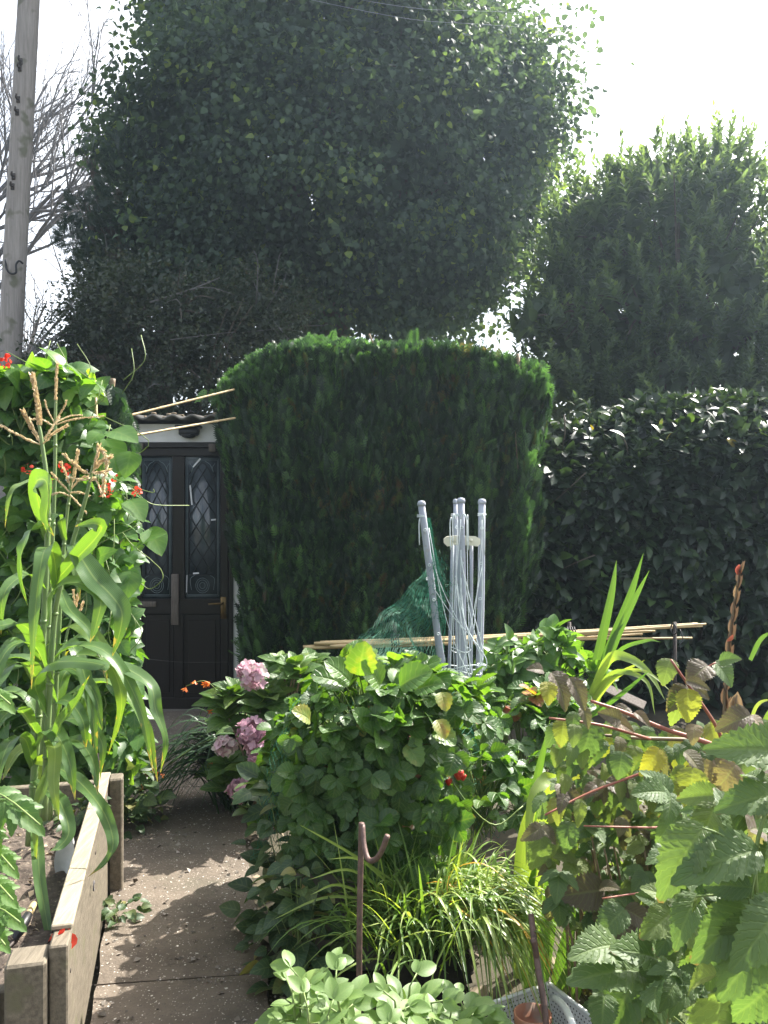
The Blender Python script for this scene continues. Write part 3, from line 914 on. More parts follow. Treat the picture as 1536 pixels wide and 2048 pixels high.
def thorn_tree():
    d = 9.3
    lobes = [(P(300, 640, d), (.95, 1.0, .62)), (P(420, 690, d), (.8, 1.0, .65)), (P(225, 590, d), (.36, .6, .30)), (P(330, 790, d), (1.2, 1.0, .55)), (P(130, 745, d), (.55, .6, .24)), (P(520, 640, d), (.6, .8, .5)), (P(180, 680, d), (.4, .5, .35)), (P(60, 760, d), (.4, .5, .2)), (P(300, 900, d), (1.3, 1.0, .6))]
    t = thing("hawthorn_tree", "dark small leaved hawthorn spreading above the shed roof", "tree", (P(330, 1024, d)[0], d, 0))
    crown_limbs(t, (P(330, 1024, d)[0], d, 0), P(320, 640, d), lobes, .12, M['bark'], n=26)
    mb = MB()
    p, nn = shell_points(lobes, 1400, .8, 1.08, .72)
    m = len(p)
    per = 17
    k = np.repeat(np.arange(m), per)
    ax = nrm(nn + rng.normal(size=(m, 3)) * .6)
    q = p[k] + ax[k] * rng.uniform(-.18, .2, len(k))[:, None] + rng.normal(size=(len(k), 3)) * .045
    scatter(mb, T_small, q, rdir(len(k)) + nn[k] * .5, rdir(len(k)) * .6 + np.array([0, 0, .8]), rng.uniform(.03, .055, len(k)), np.clip(rng.random(m)[k] * .7 + rng.normal(.15, .12, len(k)), 0, 1))
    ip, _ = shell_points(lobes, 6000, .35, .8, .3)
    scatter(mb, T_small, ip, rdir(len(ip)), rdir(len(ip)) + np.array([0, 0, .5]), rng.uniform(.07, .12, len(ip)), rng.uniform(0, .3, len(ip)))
    mb.build("crown", M['thorn'], t)
    tw = MB()
    for a, nn_ in zip(p[:90], nn[:90]):
        e = a + nrm(nn_ + rng.normal(size=3) * .5) * rng.uniform(.15, .4)
        tube(tw, [a - nn_ * .3, (a + e) / 2 + rng.normal(size=3) * .03, e], [.007, .005, .002], k=4, n=5)
    # long pale bare branch
    tube(tw, PL([(300, 605, 8.6), (380, 580, 8.5), (440, 555, 8.5)]), [.012, .009, .004], k=5, n=10)
    tube(tw, PL([(380, 580, 8.5), (420, 575, 8.45), (470, 590, 8.4)]), [.006, .005, .002], k=5, n=8)
    tube(tw, PL([(340, 680, 8.5), (400, 672, 8.4), (470, 664, 8.4)]), [.007, .005, .003], k=5, n=8)
    tw.build("twigs", M['twig'], t)


def cypress_tree():
    d = 10.6
    lobes = [(P(188, 325, d), (.10, .3, .12)), (P(172, 425, d), (.16, .4, .16)), (P(148, 478, d), (.17, .3, .15)), (P(245, 500, d), (.42, .6, .5)), (P(205, 545, d), (.26, .5, .28)), (P(275, 400, d), (.40, .7, .75)), (P(285, 640, d), (.75, .8, 1.0))]
    t = thing("cypress_tree", "near black cypress with clumpy sprays half hidden at the left of the big tree", "tree", (P(260, 1024, d)[0], d, 0))
    crown_limbs(t, (P(260, 1024, d)[0], d, 0), P(235, 380, d), lobes, .14, M['bark'], n=16)
    mb = MB()
    p, nn = shell_points(lobes, 3800, .7, 1.05, .75)
    scatter(mb, T_spray_lo, p, nn + np.array([0, 0, .35]) + rng.normal(size=p.shape) * .4, rdir(len(p)) + nn * .3, rng.uniform(.09, .16, len(p)))
    mb.build("crown", M['cypress'], t)


def bare_tree():
    d = 19.0
    base = np.array([P(-190, 1024, d)[0], d, 0.0])
    t = thing("bare_tree", "leafless tree of fine grey twigs against the white sky beside the wooden pole", "tree", base)
    mb, tw = MB(), MB()
    tube(mb, [base, base + [.1, 0, 3.2], base + [.25, 0, 6.4]], [.28, .24, .15], k=10, n=12)
    mb.build("trunk", M['bark'], t)
    lim = MB()

    def grow(p, dv, L, rad, lev):
        L = L * (1.5 if lev == 0 else 1)
        n = 7
        pts = [p]
        v = nrm(dv)
        for i in range(n - 1):
            v = nrm(v + rng.normal(size=3) * .10 + np.array([.02, 0, .045 if lev > 1 else .0]))
            pts.append(pts[-1] + v * L / (n - 1))
        pts = np.array(pts)
        tube(lim if lev < 2 else tw, pts, np.linspace(rad, rad * .45, n), k=5 if lev < 2 else 4, cap=False)
        if lev >= 4: return
        kids = [5, 6, 4, 3][lev]
        for c in range(kids):
            s = rng.uniform(.25, 1.0)
            i = min(int(s * (n - 1)), n - 2)
            q = pts[i]
            dd = nrm(pts[i + 1] - pts[i])
            nd = nrm(dd * 1.0 + nrm(np.cross(dd, rdir(1)[0])) * rng.uniform(.4, .85))
            grow(q, nd, L * rng.uniform(.45, .72), rad * .5, lev + 1)
    for (a, dv, L) in ((2.6, (1, -.1, .35), 2.6), (3.0, (1, .2, .75), 3.2), (3.6, (.9, 0, .62), 3.4), (4.6, (.85, -.2, .8), 3.4), (5.4, (.8, .1, .9), 3.4), (6.0, (.7, -.1, .8), 3.2), (6.3, (.5, .1, 1), 3.2), (5.6, (-.6, 0, 1), 3), (3.8, (.9, .1, .3), 2.8), (2.2, (1, 0, .2), 2.6)):
        grow(base + np.array([.04 * a, 0, a]), np.array(dv), L, .085, 0)
    lim.build("limbs", M['twig'], t)
    tw.build("twigs", M['twig'], t)


# ================================================================== HEDGES
HL = [(640, 560), (700, 505), (740, 455), (790, 428), (850, 424), (1000, 440), (1200, 468), (1300, 486), (1420, 500)]
HR = [(640, 1000), (700, 1070), (740, 1100), (770, 1114), (900, 1088), (1050, 1078), (1150, 1080), (1250, 1050), (1420, 1030)]
HTOP = [(424, 800), (450, 752), (490, 722), (540, 694), (620, 672), (690, 678), (760, 684), (830, 686), (900, 690), (960, 700), (1030, 716), (1080, 730), (1110, 752), (1126, 785)]
HD = 5.75


def conifer_hedge():
    t = thing("conifer_hedge", "clipped square topped conifer hedge, top tinted a sunlit green, between door and laurel", "hedge", (.05, 6.3, 0))
    YC, HY = 6.35, .55
    zt = lambda x: EYE + (1024 - np.interp(768 + x * F_PX / (YC - .3), *zip(*HTOP))) * (YC - .3) / F_PX
    xl = lambda z: (np.interp(1024 - (z - EYE) * F_PX / HD, *zip(*HL)) - 768) * (HD + .15) / F_PX
    xr = lambda z: (np.interp(1024 - (z - EYE) * F_PX / HD, *zip(*HR)) - 768) * (HD + .15) / F_PX

    def body(z, th, rho):
        zz = np.minimum(z, 2.45)
        a, b = xl(zz), xr(zz)
        cx, hx = (a + b) / 2, (b - a) / 2
        e = 2 / 3.6
        x = cx + hx * rho * np.sign(np.cos(th)) * np.abs(np.cos(th)) ** e
        y = YC + HY * rho * np.sign(np.sin(th)) * np.abs(np.sin(th)) ** e
        nx = np.sign(np.cos(th)) * np.abs(np.cos(th)) ** (2 - e) / hx
        ny = np.sign(np.sin(th)) * np.abs(np.sin(th)) ** (2 - e) / HY
        return x, y, nrm(np.stack([nx, ny, np.zeros_like(nx)], -1))
    # dark closed body added inside the foliage to block light
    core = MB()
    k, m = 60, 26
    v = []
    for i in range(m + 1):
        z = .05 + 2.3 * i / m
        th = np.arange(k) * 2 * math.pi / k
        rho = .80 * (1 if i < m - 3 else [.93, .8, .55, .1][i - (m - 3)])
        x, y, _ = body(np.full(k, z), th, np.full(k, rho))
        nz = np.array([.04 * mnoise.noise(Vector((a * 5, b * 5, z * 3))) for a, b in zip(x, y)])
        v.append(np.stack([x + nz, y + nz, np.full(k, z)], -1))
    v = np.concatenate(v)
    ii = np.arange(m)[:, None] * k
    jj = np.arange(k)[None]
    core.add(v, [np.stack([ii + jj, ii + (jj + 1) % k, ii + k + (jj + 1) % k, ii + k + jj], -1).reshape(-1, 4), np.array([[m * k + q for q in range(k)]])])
    core.build("light_block_core", M['core'], t)
    mb = MB()
    # sides
    n = 80000
    th = np.where(rng.random(n) < .78, rng.uniform(math.pi, 2 * math.pi, n), rng.uniform(0, math.pi, n))
    # even spread along the superellipse: jitter x directly for the front
    fr = rng.random(n) < .55
    th[fr] = math.pi + np.arccos(np.clip(-np.sign(q := rng.uniform(-1, 1, fr.sum())) * np.abs(q) ** 1.8, -1, 1))
    z = rng.uniform(.03, 2.62, n)
    lump = np.array([mnoise.noise(Vector((math.cos(a) * 4, math.sin(a) * 2, zz * 2.2))) for a, zz in zip(th, z)])
    streak = np.array([mnoise.noise(Vector((math.cos(a) * 13, math.sin(a) * 5, zz * 1.1 + 3))) for a, zz in zip(th, z)])
    rho = rng.uniform(.80, 1.0, n) ** .8 + .06 * lump + .13 * streak
    x, y, nn = body(z, th, rho)
    top = zt(x) - .10
    ok = z < top
    x, y, z, nn, lump, streak = x[ok], y[ok], z[ok], nn[ok], lump[ok], streak[ok]
    m_ = len(x)
    p = np.stack([x, y, z], -1)
    D = nrm(np.array([0, 0, 1.0]) + nn * rng.uniform(.05, .5, m_)[:, None] + rng.normal(size=(m_, 3)) * .2)
    N = nrm(nn * .5 + rng.normal(size=(m_, 3)) * .6)
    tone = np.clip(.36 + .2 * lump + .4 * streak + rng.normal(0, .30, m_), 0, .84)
    brown = rng.random(m_) < .03 + .28 * (lump < -.25) * (streak < .05)
    tone[brown] = rng.uniform(.93, 1, brown.sum())
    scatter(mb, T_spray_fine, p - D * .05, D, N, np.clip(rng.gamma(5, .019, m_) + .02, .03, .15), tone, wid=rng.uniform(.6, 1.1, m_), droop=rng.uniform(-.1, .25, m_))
    # rounded top, its sprays tinted lighter for the sun on it
    n = 26000
    x = rng.uniform(xl(2.3) + .04, xr(2.3) - .06, n)
    y = YC + rng.uniform(-1, 1, n) * HY
    ye = (y - YC) / HY
    z = zt(x) - .16 * np.abs(ye) ** 3 - rng.uniform(0, .16, n) ** 1.3 + .03 * np.array([mnoise.noise(Vector((a * 4, b * 4, 9))) for a, b in zip(x, y)])
    p = np.stack([x, y, z], -1)
    nn = nrm(np.stack([(x - .02) * .35, ye ** 3 * .9, np.full(n, 1.0)], -1))
    D = nrm(nn * .9 + np.array([0, 0, .3]) + rng.normal(size=(n, 3)) * .38)
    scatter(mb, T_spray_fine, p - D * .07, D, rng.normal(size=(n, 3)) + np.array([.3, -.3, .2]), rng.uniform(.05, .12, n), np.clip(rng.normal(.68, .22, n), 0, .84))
    # wisps that escaped the shears
    for (a, b) in ((670, 662), (822, 655), (880, 684), (832, 648), (965, 694), (424, 782), (434, 768), (560, 684), (608, 670), (1080, 722), (1000, 700), (770, 680)):
        q = P(a, b, 5.95)
        for c in range(2):
            D = nrm(np.array([[rng.normal() * .35, rng.normal() * .3, 1.0]]))
            scatter(mb, T_spray, q[None] - D * .14 + rng.normal(size=(1, 3)) * .02, D, rdir(1), .12, .75)
    mb.build("foliage", M['hedge'], t)
    # cut stems
    st = MB()
    for i in range(22):
        x0 = rng.uniform(-.9, .95)
        z0 = rng.uniform(.2, 1.4)
        y0 = YC - HY * rng.uniform(.78, .93)
        L = rng.uniform(.4, .9)
        tube(st, [(x0, y0 + .05, z0), (x0 + rng.normal() * .03, y0, z0 + L / 2), (x0 + rng.normal() * .05, y0 - .02, z0 + L)], [.006, .005, .002], k=5, n=7)
    tube(st, PL([(1037, 780, 5.86), (1036, 740, 5.86), (1035, 708, 5.86)]), .017, k=7, n=4)
    tube(st, PL([(922, 712, 5.9), (926, 692, 5.9)]), .02, k=7, n=4)
    tube(st, PL([(748, 690, 5.9), (738, 668, 5.9)]), .008, k=6, n=4)
    st.build("stem", M['cane_brown'], t)


def laurel_hedge():
    t = thing("laurel_hedge", "glossy dark laurel hedge at the right, its flat top shining in the sun", "hedge", (2.6, 7, 0))
    x0, x1, y0, y1 = 1.12, 4.6, 6.35, 7.6
    zt = lambda x: np.interp(x, [1.0, 1.5, 1.9, 2.3, 3.0, 5], [2.20, 2.22, 2.32, 2.42, 2.42, 2.40])
    core = MB()  # dark sheets added behind the leaves to keep light from passing
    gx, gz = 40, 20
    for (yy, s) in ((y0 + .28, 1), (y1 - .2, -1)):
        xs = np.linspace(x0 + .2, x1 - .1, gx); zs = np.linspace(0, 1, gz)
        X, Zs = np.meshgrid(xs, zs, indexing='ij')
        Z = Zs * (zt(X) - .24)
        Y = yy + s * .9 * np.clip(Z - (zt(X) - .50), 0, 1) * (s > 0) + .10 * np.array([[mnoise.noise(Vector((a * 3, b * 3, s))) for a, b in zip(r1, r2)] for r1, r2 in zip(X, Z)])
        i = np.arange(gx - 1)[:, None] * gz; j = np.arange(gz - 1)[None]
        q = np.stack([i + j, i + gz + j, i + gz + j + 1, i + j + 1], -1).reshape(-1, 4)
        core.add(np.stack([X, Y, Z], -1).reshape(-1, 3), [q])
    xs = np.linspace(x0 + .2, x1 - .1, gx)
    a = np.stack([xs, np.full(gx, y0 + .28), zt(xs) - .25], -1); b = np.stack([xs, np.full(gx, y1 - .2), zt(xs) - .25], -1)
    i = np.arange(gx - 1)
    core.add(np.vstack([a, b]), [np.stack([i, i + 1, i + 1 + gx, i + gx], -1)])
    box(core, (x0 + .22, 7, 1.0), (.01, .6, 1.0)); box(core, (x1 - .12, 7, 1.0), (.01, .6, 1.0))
    core.build("light_block_core", M['core'], t)
    mb = MB()
    # front face
    n = 8500
    x = rng.uniform(x0, x1, n); z = rng.uniform(0, 1, n) ** .72 * (zt(x) - .05)
    lump = np.array([mnoise.noise(Vector((a * 2.4, b * 2.4, 0))) for a, b in zip(x, z)])
    y = y0 + .12 * lump + np.abs(rng.normal(0, .13, n)) + .05 + .95 * np.clip(z - (zt(x) - .42), 0, 1) - .12
    p = np.stack([x, y, z], -1)
    D = nrm(np.array([0, -.75, -.15]) + rng.normal(size=(n, 3)) * .62)
    N = nrm(np.array([.18, -.55, .75]) + rng.normal(size=(n, 3)) * .42)
    scatter(mb, T_laurel, p, D, N, rng.uniform(.085, .155, n), np.clip(rng.normal(.38, .2, n), 0, .85), droop=rng.uniform(0, .3, n))
    # top, leaf colours lightened to show sunlight there
    n = 8500
    x = rng.uniform(x0, x1, n); y = y0 - .04 + (y1 - y0) * rng.uniform(0, 1, n) ** 1.5
    lump = np.array([mnoise.noise(Vector((a * 3, b * 3, 4))) for a, b in zip(x, y)])
    z = zt(x) + .07 * lump - np.abs(rng.normal(0, .09, n)) - .42 * np.clip((y0 + .36 - y) / .40, 0, 1)
    p = np.stack([x, y, z], -1)
    D = nrm(np.array([0, -.3, .35]) + rng.normal(size=(n, 3)) * .7)
    N = nrm(np.array([.2, -.4, .8]) + rng.normal(size=(n, 3)) * .45)
    scatter(mb, T_laurel, p, D, N, rng.uniform(.075, .135, n), np.where(rng.random(n) < .006, 1.0, np.clip(rng.normal(.52, .2, n), 0, .82)), droop=rng.uniform(0, .3, n))
    # left end
    n = 1500
    z = rng.uniform(0, 2.2, n); y = rng.uniform(y0, y1, n)
    p = np.stack([x0 + np.abs(rng.normal(0, .12, n)), y, z], -1)
    scatter(mb, T_laurel, p, np.array([-.7, -.3, 0]) + rng.normal(size=(n, 3)) * .5, np.array([-.3, -.2, .8]) + rng.normal(size=(n, 3)) * .4, rng.uniform(.08, .14, n))
    # fresh pale shoots
    for (a, b) in ((1318, 862), (1150, 800), (1178, 812), (1402, 800), (1480, 805), (1330, 890), (1180, 870), (1445, 795), (1250, 850), (1420, 835), (1530, 830)):
        q = P(a, b, 6.3)
        shoot_leaves(mb, T_laurel, q[None] - np.array([[0, 0, .1]]), nrm(np.array([[rng.normal() * .2, -.35, 1.0]])), np.array([.14]), 6, np.array([.115]), 1.0, np.array([.36]))
    mb.build("foliage", M['laurel'], t)
    st = MB()
    for i in range(26):
        x = rng.uniform(1.3, 4.3)
        tube(st, [(x, y0 + .3, 0), (x + rng.normal() * .1, y0 + .22, .6), (x + rng.normal() * .25, y0 + .1, 1.2 + rng.uniform(0, .8))], [.022, .015, .006], k=6, n=9)
    for (a, b, c, e) in ((1172, 945, 1100, 1010), (1190, 1110, 1120, 1140), (1128, 830, 1124, 900), (1240, 870, 1256, 910)):
        tube(st, PL([(a, b, 6.25), ((a + c) / 2 + 4, (b + e) / 2 - 3, 6.25), (c, e, 6.3)]), [.006, .005, .003], k=5, n=6)
    st.build("stem", M['bark'], t)


# ================================================================== SHED
def shed():
    d = 6.3
    xr_, xl_ = P(760, 1024, d)[0], P(60, 1024, d)[0]
    t = thing("garden_shed", "low white walled shed with dark glazed door and corrugated roof behind the beans", "shed", (P(353, 1024, d)[0], d, 0))
    mb = MB()
    xd0, xd1 = P(262, 1024, d)[0], P(466, 1024, d)[0]
    ztop = P(0, 848, d)[2]
    zd = P(0, 884, d)[2]
    for (a, b, z0, z1) in ((xl_, xd0, 0, ztop), (xd1, xr_, 0, ztop), (xd0, xd1, zd, ztop)):
        box(mb, ((a + b) / 2, d + .06, (z0 + z1) / 2), ((b - a) / 2, .055, (z1 - z0) / 2))
    for x in (xl_ + .055, xr_ - .055):
        box(mb, (x, d + 1.215, ztop / 2 - .03), (.055, 1.1, ztop / 2 - .03))
    box(mb, ((xl_ + xr_) / 2, d + 2.37, ztop / 2 - .03), ((xr_ - xl_) / 2, .055, ztop / 2 - .03))
    mb.build("wall", M['white'], t, smooth=False)
    fl = MB()
    box(fl, ((xl_ + xr_) / 2, d + 1.2, .01), ((xr_ - xl_) / 2 - .13, 1.05, .012))
    fl.build("floor", M['stone'], t)
    # corrugated roof
    rf = MB()
    n = 260
    xs = np.linspace(xl_ - .12, xr_ + .12, n)
    wv = .015 * np.sin(xs * 2 * math.pi / .146)
    rows = []
    for (yy, zz) in ((d - .16, ztop + .035), (d + 2.6, ztop + .24)):
        for th in (.008, -.008):
            rows.append(np.stack([xs, np.full(n, yy), wv + zz + th], -1))
    v = np.concatenate([rows[0], rows[2], rows[3], rows[1]])
    i = np.arange(n - 1)
    qs = [np.stack([a * n + i, a * n + i + 1, b * n + i + 1, b * n + i], -1) for a, b in ((0, 1), (1, 2), (2, 3), (3, 0))]
    rf.add(v, qs)
    roof = rf.build("roof", M['roof'], t)
    # moss clods and leaf dust along the eave
    ms = MB()
    for i in range(60):
        x = rng.uniform(xl_, xr_)
        bumpy(ms, (x, d - .12 + rng.uniform(0, .25), ztop + .055 + .02 * math.sin(x * 2 * math.pi / .146)), (rng.uniform(.01, .03), rng.uniform(.01, .03), rng.uniform(.006, .014)), k=8, m=5, amp=.4)
    tag(ms.build("moss", M['litter'], roof), kind="stuff")
    # bulkhead lamp
    lb = MB()
    c = P(380, 863, d)
    box(lb, (c[0], d - .03, c[2] - .005), (.075, .03, .03), None, .012)
    box(lb, (c[0], d - .045, c[2] + .032), (.095, .045, .009), None, .004)
    lathe(lb, (c[0], d - .04, c[2] - .055), [(.001, 0), (.03, .002), (.05, .012), (.055, .025)], k=20)
    tag(lb.build("lamp", M['black'], t))
    # ---- door
    fr = MB()
    dd = d - .01
    boxpx(fr, 262, 272, 886, 1424, dd, .08); boxpx(fr, 457, 466, 886, 1424, dd, .08); boxpx(fr, 272.2, 456.8, 884.5, 895, dd, .08)
    fr.build("door_frame", M['door'], t, smooth=False)
    dm = MB()
    e = d + .012
    boxpx(dm, 273, 282, 896.5, 1421, e, .045); boxpx(dm, 441, 456, 896.5, 1421, e, .045)
    boxpx(dm, 345, 369, 912.3, 1197.7, e, .045)
    boxpx(dm, 282.2, 440.8, 896.5, 912, e, .045); boxpx(dm, 282.2, 440.8, 1198, 1228, e, .045); boxpx(dm, 282.2, 440.8, 1396, 1421, e, .045)
    boxpx(dm, 348, 366, 1228.2, 1395.8, e, .045)
    boxpx(dm, 282.4, 347.8, 1228.4, 1395.6, e + .018, .02); boxpx(dm, 366.2, 440.6, 1228.4, 1395.6, e + .018, .02)
    # raised fields of the lower panels
    boxpx(dm, 292, 339, 1240, 1385, e + .008, .009, .006); boxpx(dm, 376, 431, 1240, 1385, e + .008, .009, .006)
    door = dm.build("door", M['door'], t, smooth=False)
    for (a, b) in ((282.4, 344.8), (369.2, 440.6)):
        g = MB()
        boxpx(g, a, b, 912.3, 1197.7, e + .02, .006, 0)
        gl = g.build("glass_pane", M['glass'], door)
        ld = MB()
        # leaded lattice: diamonds between the etched borders
        y0, y1 = 948, 1118
        ww, hh = (b - a - 16), 24.0
        x0, x1 = a + 9, b - 9
        ee = e + .016
        step = (x1 - x0) / 2
        sl = 42 / step
        for s in (-1, 1):
            for k in range(-9, 14):
                c0 = y0 + k * 42
                pts = []
                for xx in np.linspace(x0, x1, 30):
                    yy = c0 + s * (xx - x0) * sl
                    if y0 - 14 < yy < y1 + 30: pts.append((xx, yy, ee))
                if len(pts) > 2: tube(ld, PL([pts[0], pts[-1]]), .0028, k=4)
        arch = [(x0, 975, ee), (x0 + step * .4, 945, ee), (x0 + step, 925, ee), (x1 - step * .4, 945, ee), (x1, 975, ee)]
        tube(ld, PL(arch), .0035, k=4, n=16)
        tube(ld, PL([(x0, 975, ee), (x0, 1150, ee)]), .0035, k=4); tube(ld, PL([(x1, 975, ee), (x1, 1150, ee)]), .0035, k=4)
        tube(ld, PL([(x0, 1150, ee), (x1, 1150, ee)]), .0035, k=4)
        ld.build("leading", M['lead'], door)
        et = MB()
        for ins in (3.0, 5.5):
            q = [(a + ins, 915 + ins, ee), (b - ins, 915 + ins, ee), (b - ins, 1195 - ins, ee), (a + ins, 1195 - ins, ee)]
            for i in range(4): tube(et, PL([q[i], q[(i + 1) % 4]]), .0016, k=4)
        cx, cy = (a + b) / 2, 1171
        for rr in (15, 11, 6):
            th = np.linspace(0, 2 * math.pi, 22)
            tube(et, PL([(cx + rr * .9 * math.cos(q), cy + rr * math.sin(q), ee) for q in th]), .0016, k=4)
        for sx in (-1, 1):
            tube(et, PL([(cx + sx * 5, 922, ee), (cx + sx * 16, 930, ee), (cx + sx * 22, 945, ee), (cx + sx * 20, 935, ee), (cx + sx * 25, 927, ee)]), .0022, k=4, n=14)
            tube(et, PL([(cx + sx * 14, 1150, ee), (cx + sx * 24, 1158, ee), (cx + sx * 22, 1180, ee)]), .0018, k=4, n=10)
        et.build("etching", M['etch'], door)
    for (x0, y0, x1, y1, w) in ((386, 934, 401, 917, .012), (373, 1185, 374, 1150, .006), (386, 1147, 398, 1146, .012), (422, 1040, 432, 1039, .012), (380, 970, 384, 1010, .012)):
        tp = MB()
        q = PL([(x0, y0, e + .013), (x1, y1, e + .013)])
        ribbon(tp, q, w, n=4, face=(0, -1, 0), fold=0, prof=np.ones(4))
        tp.build("paper_strip", M['paper'], door)
    pl = MB()
    boxpx(pl, 272.5, 312, 1203, 1214, e - .012, .011)
    pl.build("letter_plate", M['wood_grey'], door)
    la = MB()
    boxpx(la, 342, 357, 1148, 1250, e - .02, .018)
    tag(la.build("latch", M['wood_grey'], door))
    ha = MB()
    boxpx(ha, 441, 452.5, 1194, 1238, e - .007, .006, .002)
    q = P(446, 1206, e)
    tube(ha, [(q[0], e - .007, q[2]), (q[0], e - .05, q[2]), (q[0] - .03, e - .055, q[2]), (q[0] - .1, e - .055, q[2] - .004)], [.008, .008, .009, .007], k=8, n=14)
    ha.build("handle", M['brass'], door)
    for (a, b, c, f) in ((268, 286, 886, 898), (417, 431, 887, 903)):
        bl = MB()
        boxpx(bl, a, b, c, f, d - .035, .022)
        bl.build("stop_block", M['wood_grey'], t)
    stp = MB()
    boxpx(stp, 252, 478, 1425, 1437, d - .10, .16, .006)
    stp.build("door_step", M['stone'], t)
    wr = MB()
    tube(wr, PL([(264, 1314, d - .02), (360, 1324, d - .03), (458, 1324, d - .02)]), .0014, k=4, n=12)
    wr.build("wire", M['twig'], t)


def pole():
    d = 9.0
    a, b = P(18, 740, d), P(64, -120, d)
    dirv = (b - a) / np.linalg.norm(b - a)
    base = a - dirv * (a[2] / dirv[2])
    t = thing("utility_pole", "weathered wooden pole with iron step bolts leaning slightly at the far left", "pole", base)
    mb = MB()
    top = b + dirv * .6
    n = 60
    s = np.linspace(0, 1, n)[:, None]
    tube(mb, base * (1 - s) + top * s, np.linspace(.135, .108, n), k=20)
    mb.build("post", M['pole'], t)
    for (x, y) in ((51, 135), (49, 148), (46, 210), (44, 235), (37, 362), (35, 382)):
        q = P(x, y, d)
        bb = MB()
        y0 = d - .115
        box(bb, (q[0], y0 - .006, q[2]), (.02, .007, .035), None, .004)
        tube(bb, [(q[0], y0 - .01, q[2]), (q[0], y0 - .06, q[2] - .005), (q[0] + .01, y0 - .07, q[2] + .03)], .010, k=7, n=7)
        bb.build("step_bolt", M['iron'], t)
    cb = MB()
    tube(cb, PL([(11, 520, 8.9), (13, 538, 8.86), (22, 547, 8.85), (32, 545, 8.85), (32, 530, 8.85), (38, 522, 8.86), (46, 527, 8.9)]), .011, k=7, n=30)
    cb.build("cable_loop", M['black'], t)


def overhead_wire():
    mb = MB()
    for (a, b, c) in (((300, -75, 8.6), (760, 28, 8.2), (1010, 52, 8.0)), ((400, -70, 8.7), (770, 8, 8.3), (1010, 24, 8.1))):
        far = P(*c) + (P(*c) - P(*a)) * .9 + np.array([0, 0, .35])
        tube(mb, [P(*a) - (P(*b) - P(*a)) * .6, P(*a), P(*b), P(*c), far], .0016, k=5, n=30)
    o = mb.build("overhead_wire", M['plast_grey'])
    tag(o, "thin pale pair of overhead wires crossing in front of the big tree crown", "wire")


# ================================================================== LEFT SIDE: BED, CORN, BEANS
BU = nrm(np.array([-.25, 1.0, 0]))
BV = np.array([BU[1], -BU[0], 0])            # towards the path
C0 = np.array([-.775, 2.03, 0])              # front right outer corner of the bed


